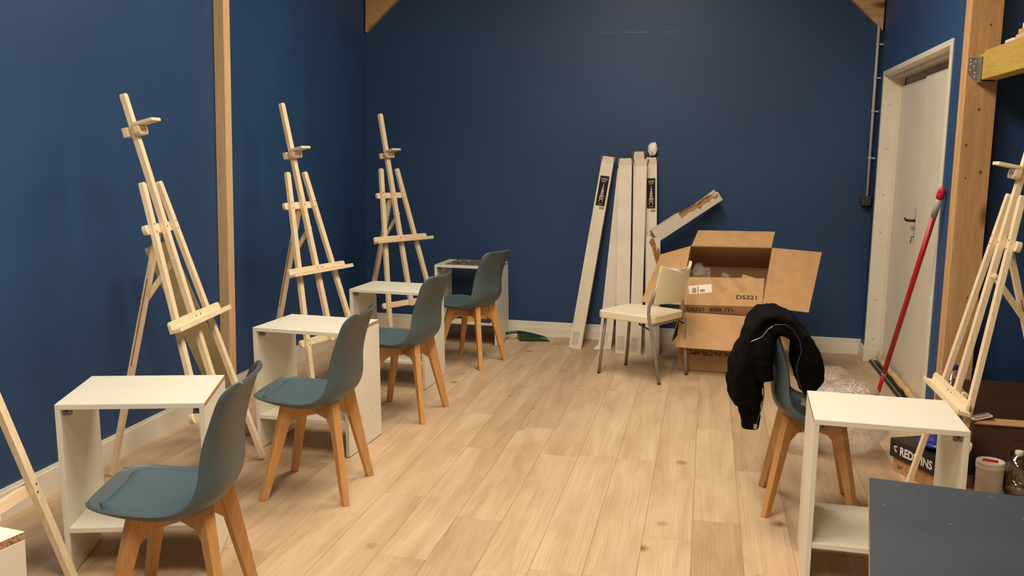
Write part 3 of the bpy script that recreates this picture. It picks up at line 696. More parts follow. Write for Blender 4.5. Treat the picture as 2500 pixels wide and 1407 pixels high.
m = MB(); m.prism([(-.03, L-.02), (-.012, L-.05), (.002, L-.10), (.018, L-.16), (.030, L-.20), (.044, L-.215), (.0495, L-.17), (.0495, L-.085), (.034, L-.05), (.026, L-.085), (.018, L-.03), (.004, L+.008), (-.016, L+.012)], .0005, .0025, 'torn', T=T)
m.build('torn_edge', t)
T2, L2 = seg_box(None, (-.03, .25, .865), (.43, .39, 1.190), .1, .06, '', (-.3, 0, 1)); 
m = MB()
h = .052
m.prism([(-h, 0), (-h, L2), (h-.03, L2), (h-.03, L2-.03), (h-.05, L2*.62), (h-.045, L2*.5), (h-.022, L2*.42), (h, L2*.40), (h, 0)], -.003, 0, 'carton', T=T2)
m.prism([(-h, 0), (-h, L2), (h-.01, L2), (h-.02, L2*.7), (h-.03, L2*.55), (h, L2*.4), (h, 0)], -.06, -.057, 'carton', T=T2)
m.box((-h, 0, -.057), (-h+.003, L2, -.003), 'carton', T2); m.box((h-.003, 0, -.06), (h, L2*.40, .0), 'carton', T2)
m.build('upper_half', t)
m = MB(); rr = random.Random(5); edge = []
N_ = 12
for i in range(N_+1): q = i/N_; edge.append((h-.048+.018*rr.random()-.012*q, L2*(.42+.56*q)))
m.prism([(h-.028, L2*.40)]+[(x+.02+.006*rr.random(), y) for x, y in edge][::1]+[(x-.016*rr.random()-.004, y) for x, y in edge][::-1], -.0575, -.054, 'torn', T=T2)
m.prism([(x+.010+.006*rr.random(), y) for x, y in edge]+[(x-.004-.012*rr.random(), y) for x, y in edge][::-1], .0003, .003, 'carton_in', T=T2)
m.build('torn_edge', t)

def blob(name, loc, size, mat, seed, amp=.35, sub=4, freq=2.2, parent=None, flat=None, ridged=True):
    bm = bmesh.new(); bmesh.ops.create_icosphere(bm, subdivisions=sub, radius=1)
    for v in bm.verts:
        p = v.co*freq+Vector((seed*3.1, seed*1.7, seed))
        nn = mnoise.noise(p)*.6+mnoise.noise(p*2.1)*.35+(abs(mnoise.noise(p*3.3))*.5 if ridged else 0)
        v.co *= 1+amp*nn
        v.co = Vector((v.co.x*size[0], v.co.y*size[1], v.co.z*size[2]))
        if flat is not None and v.co.z < flat: v.co.z = flat+(v.co.z-flat)*.08
    me = bpy.data.meshes.new(name); bm.to_mesh(me); bm.free(); me.materials.append(M[mat])
    for p in me.polygons: p.use_smooth = True
    o = bpy.data.objects.new(name, me); C.objects.link(o); o.location = loc
    if parent: o.parent = parent
    return o
tag(blob('paper_ball', (-.427, 7.585, 1.515), (.034, .03, .048), 'paper', 3, .4, 4, 1.8), 'crumpled white paper ball on top of the glossy printed carton', 'paper')

# olive board behind the first easel
t, T, L = carton('board_carton', 'dull olive cardboard carton leaning behind the easel nearest the slim post', (-2.27, 4.46, 0), (-2.50, 4.10, 1.0), .12, .05, flaps=False, mat='olive', twist=R(35))

# ------------------------------------------------------------------ cardboard boxes
t = thing('cardboard_box', 'lower brown cardboard box with upside-down print and hanging front flap', 'box', (.12, 6.90, 0))
def bx(pts): return [Vector(p)-Vector((.12, 6.90, 0)) for p in pts]
A0, A1, B0, B1, HZ = (-.148, 6.690), (.43, 6.640), (-.105, 7.135), (.475, 7.085), .405
m = MB(); th = .006
def wallb(p, q, z1=HZ, mat='card_shade'):
    p, q = Vector((*p, 0))-Vector((.12, 6.9, 0)), Vector((*q, 0))-Vector((.12, 6.9, 0)); d = (q-p).normalized(); n = Vector((-d.y, d.x, 0))*th
    m.hexa([p, q, q+n, p+n], [v+Vector((0, 0, z1)) for v in (p, q, q+n, p+n)], mat)
wallb(A0, A1); wallb(A1, B1); wallb(B1, B0); wallb(B0, A0)
m.hexa([v+Vector((0, 0, .002)) for v in bx([(*A0, 0), (*A1, 0), (*B1, 0), (*B0, 0)])], [v+Vector((0, 0, .008)) for v in bx([(*A0, 0), (*A1, 0), (*B1, 0), (*B0, 0)])], 'card_shade')
d = Vector((A1[0]-A0[0], A1[1]-A0[1], 0)).normalized()
Fx = frame(Vector((A0[0]-.12+.30, A0[1]-6.9, .130))+d*0+Vector((0, -.028-.0015, 0)), -d, (0, 0, -1))
m.text('WX-N-DB-4PCS', frame(Vector((A0[0]-.12, A0[1]-6.9, .150))+d*.062+d*.34+Vector((-.0015*d.y, -.0016, 0)), -d, (0, 0, -1)), .052, 'ink_faint')
for i in range(13):
    p0 = Vector((A0[0]-.12, A0[1]-6.9, .172))+d*(.05+.026*i)+Vector((0, -.0012, 0))
    m.hexa([p0, p0+d*(.019 if i % 4 else .012), p0+d*(.019 if i % 4 else .012)+Vector((0, .001, 0)), p0+Vector((0, .001, 0))], [q+Vector((0, 0, .011)) for q in (p0, p0+d*(.019 if i % 4 else .012), p0+d*(.019 if i % 4 else .012)+Vector((0, .001, 0)), p0+Vector((0, .001, 0)))], 'ink_faint')
m.build('box_body', t)
m = MB(); hz0 = HZ+.008
a_, b_ = Vector((A0[0], A0[1]-.003, HZ)), Vector((A1[0], A1[1]-.003, HZ)); mid = Vector((0, -.075, -.115)); low = Vector((0, -.155, -.215))
off = Vector((.12, 6.9, 0)); k = Vector((-.012, 0, 0))
m.sheet([q-off for q in (a_+mid+k*.4, b_+mid, b_, a_)], .005, 'card'); m.sheet([q-off for q in (a_+low+k, b_+low-k, b_+mid, a_+mid+k*.4)], .005, 'card')
m.build('front_flap', t)
m = MB(); a_, b_ = Vector((*A1, HZ)), Vector((*B1, HZ)); m.sheet([q-off for q in (a_+Vector((.14, 0, -.2)), b_+Vector((.14, 0, -.2)), b_, a_)], .005, 'card'); m.build('side_flap', t)
m = MB(); a_, b_ = Vector((*B0, HZ)), Vector((*A0, HZ)); m.sheet([q-off for q in (a_+Vector((-.05, 0, -.22)), b_+Vector((-.05, .02, -.22)), b_, a_)], .005, 'card'); m.build('side_flap', t)

t = thing('cardboard_box', 'upper open cardboard box tilted forward, plastic wrap and papers inside', 'box', (.12, 6.9, .5))
off = Vector((.12, 6.9, .5))
FL, FR = Vector((-.151, 6.688, .456)), Vector((.395, 6.655, .474)); u = (FR-FL).normalized()
th_ = R(59); up = Vector((.055, .45*math.cos(th_), .45*math.sin(th_)))
BL, BR = FL+up, FR+up*.985+Vector((.005, 0, 0))
nrm = u.cross(up).normalized()                       # out of the opening
if nrm.y > 0: nrm = -nrm
dpt = -nrm*.33
m = MB()
def pl4(a, b, c, d_, mat, s=1): m.sheet([q-off for q in (a, b, c, d_)], .005*s, mat)
dwn = Vector((0, .04, -.13)); pl4(FR, FL, FL+dwn, FR+dwn, 'card_shade'); pl4(FR+dwn, FL+dwn, FL+dpt, FR+dpt, 'card_shade'); pl4(BR, BL, BL+dpt, BR+dpt, 'card_shade'); pl4(FR, BR, BR+dpt, FR+dpt, 'card_shade'); pl4(BL, FL, FL+dpt, BL+dpt, 'card_shade'); pl4(FL+dpt, FR+dpt, BR+dpt, BL+dpt, 'card_shade')
dd = dwn.normalized(); fn = u.cross(dd).normalized()
if fn.y > 0: fn = -fn
TF = frame(FL-off+u*.05+dd*.042+fn*.0015, u, -dd)
m.text('DS321', TF, .036, 'ink', stretch=1.25)
xx = .155
rb = random.Random(9)
while xx < .235: w_ = rb.choice((.0015, .003, .005)); m.box((xx, .0, 0), (xx+w_, .026, .0004), 'ink_faint', TF); xx += w_+.0018
for i in range(5):
    for j in range(3):
        if rb.random() < .8: m.box((.255+.012*i, .002+.009*j, 0), (.264+.012*i, .009+.009*j, .0004), 'ink_faint', TF)
m.build('box_body', t)
# folded in front flap
fdir = (up.normalized()*.82-nrm*(-.10)+Vector((0, .12, -.05))).normalized()*.215
m = MB(); a_, b_ = FL+nrm*.001, FR+nrm*.001
m.sheet([q-off for q in (a_, b_, b_+fdir-u*.010, a_+fdir+u*.016)], .005, 'card')
fu = fdir.normalized(); n2 = u.cross(fu).normalized()
TL = frame(a_-off+n2*.0008, u, fu)
m.text('DS321', TL @ Matrix.Translation((.375, .052, 0)), .042, 'ink', stretch=1.3)
TLL = TL @ Matrix.Translation((.065, .092, 0)) @ Matrix.Rotation(R(7), 4, 'Z')
m.box((-.005, -.012, 0), (.150, .052, .0005), 'paper', TLL)
for i in range(7): m.box((.018+.004*i, -.004, .0005), (.0205+.004*i, .034, .0009), 'ink_faint', TLL)
for i in range(6): m.box((.052+.002*(i % 2), -.006+.008*i, .0005), (.062, -.001+.008*i, .0009), 'ink_faint', TLL)
for i in range(8): m.box((.070+.0042*i, -.004, .0005), (.073+.0042*i, .018, .0009), 'ink_faint', TLL)
for (xa_, ya_, xb_, yb_) in ((.205, .212, .30, .11), (.345, .212, .43, .12)): 
    e = Vector((xb_-xa_, yb_-ya_)).normalized(); q = Vector((-e.y, e.x))*.022
    m.add([(xa_-q.x, ya_, .0004), (xb_-q.x, yb_-q.y, .0004), (xb_+q.x, yb_+q.y, .0004), (xa_+q.x, ya_, .0004)], [(0, 1, 2, 3)], 'tape_brown', T=TL)
m.build('front_flap', t)
m = MB(); pl4(FR+u*.002, Vector((.700, 6.655, .452)), Vector((.790, 6.93, .832)), BR+u*.002, 'card'); m.build('side_flap', t)
m = MB(); pl4(Vector((-.415, 6.70, .462)), FL-u*.003, BL-u*.003, Vector((-.305, 6.98, .768)), 'card'); m.build('side_flap', t)
m = MB(); pl4(BL+u*.004, BR-u*.004, BR+Vector((.025, .16, .10)), BL+Vector((.045, .17, .10)), 'card'); m.build('back_flap', t)
# packing inside the tilted box
c0 = (FL+FR)/2+up*.42-nrm*.10
o = blob('plastic_wrap', FL+u*.10+up*.52-nrm*.075, (.075, .05, .095), 'film_thin', 2, .35, 4, 1.6); tag(o, 'crumpled clear plastic wrap by the chair-side corner of the upper cardboard box', 'plastic wrap', 'plastic wrap in the upper box')
o = blob('plastic_wrap', FL+u*.275+up*.50-nrm*.13, (.065, .05, .075), 'film_thin', 5, .4, 4, 1.7); tag(o, 'crumpled clear plastic wrap in the middle of the upper cardboard box', 'plastic wrap', 'plastic wrap in the upper box')
def sheet_thing(name, label, cat, pts, mat, th=.003, group=None):
    c = sum((Vector(p) for p in pts), Vector())/4; m = MB(); m.sheet([Vector(p)-c for p in pts], th, mat); return tag(m.build(name, loc=c), label, cat, group)
q = FL+u*.16+up*.40-nrm*.07
sheet_thing('paper_sheet', 'cream printed paper sheet lying in the upper cardboard box', 'paper', [q, q+u*.19+up*.01, q+u*.16+up*.12-nrm*.015, q-u*.01+up*.16-nrm*.02], 'paper', .002)
q = FL+u*.36+up*.40-nrm*.075
sheet_thing('cardboard_piece', 'loose tan cardboard piece at the flap-side corner inside the upper box', 'cardboard', [q, q+u*.165, q+u*.16+up*.14-nrm*.03, q+u*.02+up*.24-nrm*.03], 'card', .005)

# ------------------------------------------------------------------ cream chair with steel legs
t = thing('stacking_chair', 'cream plastic chair with grey tubular legs in front of the cardboard boxes', 'chair', (-.392, 6.486, 0), R(153.5))
m = MB(); sp = rounded(.425, .43, .045, 6)
m.prism([(x, y) for x, y in sp], .388, .438, 'cream', T=Matrix.Translation((.008, 0, 0)), smooth=False); m.build('seat', t, bevel=.008, seg=3)
legs = {(1, 1): [( .185, .16, .39), (.215, .175, 0)], (1, -1): [(.185, -.16, .39), (.215, -.175, 0)]}
for p in legs.values():
    m = MB(); m.tube(p, .011, 'steel', 12); m.tube([p[1], (p[1][0], p[1][1], .012)], .0118, 'black_metal', 12); m.build('leg', t)
for sy in (1, -1):
    m = MB(); m.tube([(-.252, sy*.185, 0), (-.226, sy*.205, .2), (-.196, sy*.222, .36), (-.180, sy*.228, .45), (-.180, sy*.226, .50), (-.196, sy*.212, .56), (-.214, sy*.196, .64)], .011, 'steel', 12)
    m.tube([(-.252, sy*.185, 0), (-.251, sy*.185, .012)], .0118, 'black_metal', 12); m.build('leg', t)
m = MB(); m.tube([(-.10, .208, .382), (-.205, .212, .345)], .006, 'dark_metal', 8); m.tube([(-.10, -.208, .382), (-.205, -.212, .345)], .006, 'dark_metal', 8); m.tube([(-.19, .22, .378), (-.19, -.22, .378)], .009, 'steel', 10); m.build('seat_frame', t)
bm = bmesh.new(); rows = []
NZ, NY = 14, 22
for i in range(NZ+1):
    f = i/NZ; z = .52+f*.255; wv = .205-.01*abs(f-.5)
    row = []
    for j in range(NY+1):
        uu = -1+2*j/NY; bend = -.195-.045*f-.055*(1-uu*uu)+.0
        zz = z-(.018*(1-uu*uu) if f > .98 else 0)
        row.append(bm.verts.new((bend, wv*uu, zz-.022*(1-uu*uu)*f)))
    rows.append(row)
for i in range(NZ):
    for j in range(NY):
        uu = -1+2*(j+.5)/NY; f = (i+.5)/NZ
        if .48 < f < .68 and -.62 < uu < -.44: continue            # the hand hole
        bm.faces.new((rows[i][j], rows[i][j+1], rows[i+1][j+1], rows[i+1][j]))
me = bpy.data.meshes.new('backrest'); bm.to_mesh(me); bm.free(); me.materials.append(M['cream'])
for p_ in me.polygons: p_.use_smooth = True
o = bpy.data.objects.new('backrest', me); C.objects.link(o); o.parent = t
md = o.modifiers.new('S', 'SOLIDIFY'); md.thickness = .02; md.offset = 0
md = o.modifiers.new('B', 'BEVEL'); md.width = .006; md.segments = 3; md.limit_method = 'ANGLE'; md.angle_limit = R(50)

# ------------------------------------------------------------------ black jacket over the fifth chair
jt = thing('jacket', 'black zip-up jacket draped over the backrest of a teal chair', 'jacket', (.25, 4.15, .8))
off = Vector((.25, 4.15, .8))
def resample(poly, n, closed=True):
    P = [Vector(p) for p in poly]; P2 = P+[P[0]] if closed else P; d = [0]
    for a_, b_ in zip(P2, P2[1:]): d.append(d[-1]+(b_-a_).length)
    out = []
    for k in range(n):
        s_ = d[-1]*k/(n if closed else n-1); i = max(j for j in range(len(d)) if d[j] <= s_+1e-9); i = min(i, len(P2)-2)
        f = (s_-d[i])/max(1e-9, d[i+1]-d[i]); out.append(tuple(P2[i].lerp(P2[i+1], f)))
    return out
path = [(.218, .385, .030, 3.99, 4.10), (.220, .42, .036, 3.985, 4.14), (.213, .445, .054, 3.98, 4.18), (.196, .50, .070, 3.97, 4.22), (.190, .56, .074, 3.96, 4.25), (.198, .64, .064, 3.955, 4.30),
        (.208, .71, .040, 3.95, 4.36), (.214, .778, .024, 3.945, 4.39), (.246, .830, .016, 3.942, 4.41), (.300, .843, .015, 3.942, 4.41), (.350, .818, .020, 3.942, 4.40), (.394, .755, .032, 3.95, 4.38),
        (.427, .68, .046, 3.955, 4.34), (.440, .625, .056, 3.96, 4.30), (.444, .58, .050, 3.97, 4.24), (.440, .545, .034, 3.98, 4.2), (.437, .52, .022, 3.99, 4.16)]
rings = []
for i, (x, z, h, ya, yb) in enumerate(path):
    p0, p1 = path[max(0, i-1)], path[min(len(path)-1, i+1)]; d = Vector((p1[0]-p0[0], p1[1]-p0[1])).normalized(); nx, nz = -d.y, d.x
    r = []; K = 26
    for k in range(K):
        an = 2*math.pi*k/K; cc, ss = math.cos(an), math.sin(an)
        e = .55; a_ = math.copysign(abs(cc)**e, cc); b_ = math.copysign(abs(ss)**e, ss)
        yy = (ya+yb)/2+(yb-ya)/2*a_; q = h*b_*(1+.18*math.sin(yy*38+i*.9))
        r.append(Vector((x+nx*q, yy, z+nz*q-.04*max(0, yy-4.0)*max(0, z-.6)/.2))-off)
    rings.append(r)
m = MB(); m.rings(rings, 'black_cloth')
# hanging sleeve and the bunched collar in the hollow of the drape
m.tube([Vector(p)-off for p in ((.300, 4.02, .80), (.272, 3.985, .775), (.258, 3.965, .73), (.254, 3.955, .68), (.256, 3.952, .635))], [.03, .038, .043, .044, .038], 'black_cloth', 16)
m.tube([Vector(p)-off for p in ((.268, 4.0, .780), (.300, 3.975, .790), (.335, 3.97, .788), (.362, 3.985, .765), (.378, 4.0, .72))], [.016, .027, .03, .026, .012], 'black_cloth', 14)
body = m.build('jacket_body', jt)
md = body.modifiers.new('R', 'REMESH'); md.mode = 'VOXEL'; md.voxel_size = .0065; md.use_smooth_shade = True
md = body.modifiers.new('S', 'SMOOTH'); md.factor = .6; md.iterations = 7
tx = bpy.data.textures.new('folds', 'CLOUDS'); tx.noise_scale = .06; tx.noise_depth = 2
md = body.modifiers.new('D', 'DISPLACE'); md.texture = tx; md.strength = .024; md.mid_level = .5; md.texture_coords = 'LOCAL'
md = body.modifiers.new('S2', 'SMOOTH'); md.factor = .5; md.iterations = 3
m = MB(); m.tube([Vector(p)-off for p in ((.256, 3.952, .637), (.256, 3.952, .625), (.259, 3.951, .598), (.261, 3.951, .582), (.261, 3.951, .580))], [.034, .037, .036, .037, .024], 'rib', 18); m.build('cuff', jt)
m = MB()
hr = []
for z, h, g in ((.425, .030, .075), (.415, .036, .082), (.38, .036, .08), (.366, .035, .078), (.364, .025, .06)):
    hr.append([Vector((.219+h*math.copysign(abs(math.cos(2*math.pi*k/24))**.6, math.cos(2*math.pi*k/24))+.10*(z-.37), 4.05+g*math.copysign(abs(math.sin(2*math.pi*k/24))**.6, math.sin(2*math.pi*k/24)), z))-off for k in range(24)])
m.rings(hr, 'rib'); m.build('hem_band', jt)
zp = [(.199, .737), (.222, .748), (.242, .759), (.264, .793), (.292, .813), (.330, .815), (.361, .794), (.388, .752), (.397, .71), (.385, .664), (.381, .639), (.393, .587), (.428, .510)]
zc = resample(zp, 60, False)
m = MB(); m.tube([Vector((x, 3.936+.012*abs(k-24)/40, z))-off for k, (x, z) in enumerate(zc)][:14], .0024, 'zip', 8); m.tube([Vector((x, 3.936+.012*abs(k-24)/40, z))-off for k, (x, z) in enumerate(zc)][13:], .0020, 'zip_dark', 8); m.build('zip', jt)
m = MB(); m.tube([Vector(p)-off for p in ((.258, 3.957, .56), (.262, 3.952, .52), (.258, 3.95, .48), (.250, 3.952, .44), (.238, 3.962, .39))], .0024, 'zip_dark', 8)
m.box(Vector((.229, 3.955, .375))-off, Vector((.243, 3.963, .395))-off, 'zip'); m.build('zip', jt)
tag(blob('crumpled_tissue', (.462, 4.05, .478), (.045, .04, .028), 'grey_paper', 8, .5, 4, 2.0), 'crumpled grey tissue on the seat of the chair holding the jacket', 'tissue')

# ------------------------------------------------------------------ corner under the mezzanine
t = thing('plastic_bag', 'big crumpled clear plastic bag lying on the floor behind the bright white desk', 'plastic bag', (.735, 4.98, 0))
blob('bag_film', (0, 0, .185), (.215, .15, .185), 'film', 4, .20, 5, 1.3, t, flat=-.182)
blob('bag_knot', (-.08, .03, .36), (.10, .07, .07), 'film_thin', 9, .35, 4, 1.5, t)
blob('bag_tail', (-.21, -.02, .07), (.09, .08, .068), 'film_thin', 12, .35, 4, 1.5, t, flat=-.066)
e, g = Vector((.445, -.896, 0)), Vector((.896, .445, 0)); s0 = Vector((.918, 4.775, 0))
t = thing('shoe_box', 'tan cardboard shoe box on the floor under the black lettered box', 'box', s0)
F = frame((0, 0, 0), e, g)
m = MB(); m.box((.02, .006, .001), (.315, .21, .068), 'brown_box', F)
FF = frame((0, 0, 0), e, (0, 0, 1)) @ Matrix.Translation((0, 0, -.0055))
for i in range(3): m.box((.05, .034-.007*i, 0), (.05+.045-.01*i, .037-.007*i, .0006), 'ink_faint', FF)
for q in (.12, .155, .19): m.lathe([(.010, .0004), (.0085, .0004)], 'ink_faint', T=FF @ Matrix.Translation((q, .03, 0)), n=14, cap=False)
m.build('box_body', t, bevel=.003)
t = thing('lettered_box', 'black box with bold white lettering stacked on a tan shoe box', 'box', s0+Vector((0, 0, .0685)))
m = MB(); m.box((0, -.004, 0), (.335, .215, .088), 'black_board', F)
m.text('REDSPINS', frame((0, 0, 0), e, (0, 0, 1)) @ Matrix.Translation((.074, .024, .0047)), .056, 'logo', width=.225, bold=.03)
TFF = frame((0, 0, 0), e, (0, 0, 1)) @ Matrix.Translation((.044, .045, .0047))
m.add([(-.016, .010, 0), (.010, .016, 0), (.014, .008, 0), (.002, .010, 0), (-.006, .002, 0), (.012, -.012, 0), (.002, -.016, 0), (-.012, -.002, 0)], [(0, 1, 2, 3), (0, 3, 4, 7), (4, 5, 6, 7)], 'logo', T=TFF)
m.add([(-.018, .004, .0002), (-.012, .008, .0002), (-.004, -.004, .0002), (-.008, -.010, .0002)], [(0, 1, 2, 3)], 'logo_red', T=TFF)
m.build('box_body', t, bevel=.003)
c = s0+e*.20+g*.115+Vector((0, 0, .181))
o = blob('blue_package', c, (.10, .10, .024), 'blue_film', 6, .22, 4, 1.2, flat=-.02); o.rotation_euler = (0, 0, R(-63)); tag(o, 'shiny blue film package lying on the black lettered box', 'package')
def bottle(name, label, loc, r, h, cap, tilt=(0, 0), lab=None, water=None):
    t = thing(name, label, 'bottle', loc); t.rotation_euler = (tilt[0], tilt[1], 0)
    k = r
    m = MB(); m.lathe([(.0001, .004), (k*.75, .002), (k*.97, .012), (k, .03), (k, h*.28), (k*.95, h*.31), (k, h*.34), (k, h*.38), (k*.96, h*.41), (k, h*.44), (k, h*.66), (k*.93, h*.73), (k*.66, h*.82), (k*.36, h*.89), (.0145, h*.93), (.0135, h*.975), (.0001, h*.976)], 'pet', n=32); m.build('bottle_body', t)
    m = MB(); m.lathe([(.0001, h-.024), (.0175, h-.0235), (.0178, h-.012), (.0175, h-.001), (.0155, h), (.0001, h)], cap, n=24); m.build('cap', t)
    if lab: m = MB(); m.lathe([(k+.0006, h*lab[0]), (k+.0006, h*lab[1])], 'bottle_label', n=32, cap=False); m.build('label_band', t)
    if water: m = MB(); m.lathe([(.0001, .006), (k*.94, .014), (k-.002, .03), (k-.002, h*water), (.0001, h*water)], 'pet_water', n=28); m.build('water', t)
    return t
bottle('water_bottle', 'clear plastic bottle with blue cap and pale blue label behind the cut-off easel', (1.125, 4.66, .2065), .052, .345, 'blue_cap', (0, R(3)), (.44, .66))
bottle('water_bottle', 'clear plastic bottle with white cap holding murky water beside the white tub', (1.412, 4.53, 0), .056, .205, 'white_cap', water=.42)
t = thing('plastic_tub', 'off-white plastic tub with a red sticker on its lid', 'tub', (1.285, 4.49, 0))
m = MB(); m.lathe([(.0001, .001), (.053, .001), (.055, .01), (.057, .125), (.057, .13), (.0001, .13)], 'tub', n=36); m.build('tub_body', t)
m = MB(); m.lathe([(.0575, .128), (.060, .13), (.060, .145), (.058, .147), (.060, .149), (.060, .158), (.057, .162), (.05, .160), (.0001, .160)], 'white_cap', n=36); lid_ = m.build('lid', t)
m = MB(); m.box((-.032, -.020, .1605), (.030, .022, .1615), 'sticker', Matrix.Rotation(R(-20), 4, 'Z')); m.build('lid_sticker', lid_)
t = thing('cardboard_box', 'large brown open cardboard box beside the thick column, shade put into its colour', 'box', (1.62, 4.88, 0))
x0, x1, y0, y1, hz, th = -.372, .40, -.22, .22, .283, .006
m = MB(); m.box((x0, y0, 0), (x1, y0+th, hz), 'card_brown_shade'); m.box((x0, y1-th, 0), (x1, y1, hz), 'card_brown_shade'); m.box((x0, y0+th, 0), (x0+th, y1-th, hz), 'card_brown_shade'); m.box((x1-th, y0+th, 0), (x1, y1-th, hz), 'card_brown_shade'); m.box((x0+th, y0+th, .001), (x1-th, y1-th, .006), 'card_brown_shade')
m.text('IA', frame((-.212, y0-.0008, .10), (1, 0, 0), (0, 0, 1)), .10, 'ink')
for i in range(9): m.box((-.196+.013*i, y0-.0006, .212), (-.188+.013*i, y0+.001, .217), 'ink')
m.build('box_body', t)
m = MB(); m.sheet([(x0+.0, y1, hz), (x1, y1, hz), (x1, y1-.002, hz+.108), (x0+.0, y1-.002, hz+.108)], .005, 'card_brown_shade')
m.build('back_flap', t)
m = MB(); m.sheet([(x0, y0-.01, hz+.002), (x1, y0-.01, hz+.002), (x1, y0+.055, hz+.014), (x0+.05, y0+.055, hz+.014)], .005, 'card'); m.build('front_flap', t)  # paler cardboard colour stands for the lit top edge
t = thing('clear_box', 'clear rounded plastic box standing inside the large dark cardboard box', 'plastic box', (1.70, 4.98, .006))
m = MB(); m.prism(rounded(.24, .30, .03), -.05, .05, 'film_thin', T=frame((.0, 0, .15), (1, 0, 0), (0, 0, 1))); m.build('box_shell', t)
t = thing('blister_pack', 'small blister pack with red print lying on the edge of the dark cardboard box', 'blister pack', (1.292, 4.705, .300))
m = MB(); F = Matrix.Rotation(R(-14), 4, 'Y') @ Matrix.Rotation(R(10), 4, 'Z')
m.prism(rounded(.09, .05, .014), 0, .003, 'paper', T=F); m.box((-.038, -.016, .0032), (.038, -.004, .0036), 'sticker', F); m.box((-.036, .004, .0032), (.03, .012, .0036), 'sticker', F); m.build('backing_card', t)
m = MB(); m.prism(rounded(.075, .038, .012), .0037, .014, 'film_thin', T=F); m.build('clear_bubble', t)
# mop handle
a_, b_ = Vector((1.01, 5.86, .012)), Vector((1.176, 5.31, 1.335)); d = (b_-a_).normalized(); L = (b_-a_).length
t = thing('mop_handle', 'red telescopic mop handle leaning against the wall beside the double door', 'mop handle', a_)
T = frame((0, 0, 0), d.orthogonal(), d.cross(d.orthogonal())); 
m = MB(); m.lathe([(.0001, .0), (.0115, .001), (.0115, .26), (.0001, .26)], 'red', T=T, n=18); lt_ = m.build('lower_tube', t)
m = MB(); m.lathe([(.0001, .255), (.0132, .256), (.0132, .275), (.0001, .275)], 'grey_plastic_and_shade', T=T, n=18); m.build('clamp_ring', lt_)
m = MB(); m.lathe([(.0001, .272), (.0142, .273), (.0142, L-.165), (.0001, L-.165)], 'red', T=T, n=18); m.build('upper_tube', t)
m = MB(); m.lathe([(.0001, L-.167), (.0155, L-.166), (.0178, L-.06), (.0001, L-.06)], 'grey_plastic_and_shade', T=T, n=18); m.build('grip_sleeve', t)
m = MB(); m.lathe([(.0001, L-.062), (.0185, L-.061), (.0195, L-.03), (.017, L-.01), (.009, L+.003), (.0001, L+.004)], 'pink_red', T=T, n=18)
m.lathe([(.0001, .021), (.0065, .021), (.0065, .019)], 'black_metal', T=T @ Matrix.Translation((0, 0, L-.024)) @ Matrix.Rotation(R(90), 4, 'X') @ Matrix.Rotation(R(0), 4, 'Z'), n=12)
m.build('end_cap', t)

# dark work table
a_ = R(-8.5); t = thing('work_table', 'dark slate-painted work table with paint flecks, cut off by the picture corner', 'table', (.442, 2.546, 0), a_)
m = MB(); m.box((0, -.90, .638), (1.25, 0, .66), 'table'); m.mats.append('chip'); m.m[5] = m.mats.index('chip'); m.m[2] = m.mats.index('chip'); rf = random.Random(12)
for i in range(120):
    x, y = rf.uniform(.01, .9), -rf.uniform(.01, .85)**1.0; kind = rf.random(); L_ = rf.uniform(.002, .009)*(1.9 if kind < .25 else 1); W_ = rf.uniform(.0012, .0028); th_f = rf.uniform(-.7, .2)
    mat_f = 'fleck_red' if kind > .955 else ('fleck_bright' if kind > .82 else 'fleck'); q = []
    for k_ in range(9): a2 = 2*math.pi*k_/9; j_ = rf.uniform(.55, 1.1); q.append((x+(L_*math.cos(a2)*math.cos(th_f)-W_*math.sin(a2)*math.sin(th_f))*j_, y+(L_*math.cos(a2)*math.sin(th_f)+W_*math.sin(a2)*math.cos(th_f))*j_, .66015))
    m.add(q, [tuple(range(9))], mat_f)
m.build('table_top', t, bevel=.0015)
for x, y in ((.06, -.06), (1.13, -.06), (.06, -.84), (1.13, -.84)):
    m = MB(); m.hexa([(x-.015, y-.015, 0), (x+.015, y-.015, 0), (x+.015, y+.015, 0), (x-.015, y+.015, 0)], [(x-.022, y-.022, .637), (x+.022, y-.022, .637), (x+.022, y+.022, .637), (x-.022, y+.022, .637)], 'timber'); m.build('leg', t, bevel=.003)
m = MB(); m.box((.083, -.07, .56), (1.107, -.05, .637), 'timber'); m.box((.083, -.85, .56), (1.107, -.83, .637), 'timber'); m.build('apron', t, bevel=.002)

# dustpan by the baseboard
t = thing('dustpan', 'green plastic dustpan lying on the floor against the gable baseboard', 'dustpan', (-1.300, 7.462, 0), R(20))
m = MB(); rs = []
for x, w, h, zt in ((-.115, .060, .058, .004), (-.105, .075, .062, .004), (-.05, .085, .050, .003), (.02, .09, .034, .002), (.08, .092, .018, .002), (.118, .092, .006, .001)):
    rs.append([Vector((x, y, z)) for y, z in ((-w, h), (-w+.004, zt), (w-.004, zt), (w, h), (w-.004, h), (w-.008, zt+.004), (-w+.008, zt+.004), (-w+.004, h))])
m.rings(rs, 'green', True, False); m.box((-.119, -.06, .004), (-.113, .06, .06), 'green'); m.build('pan', t, bevel=.002)
m = MB(); m.tube([(-.10, 0, .056), (-.13, 0, .062), (-.17, 0, .060), (-.215, 0, .052), (-.222, 0, .05)], [.012, .012, .011, .012, .006], 'green', 12); m.build('handle', t)

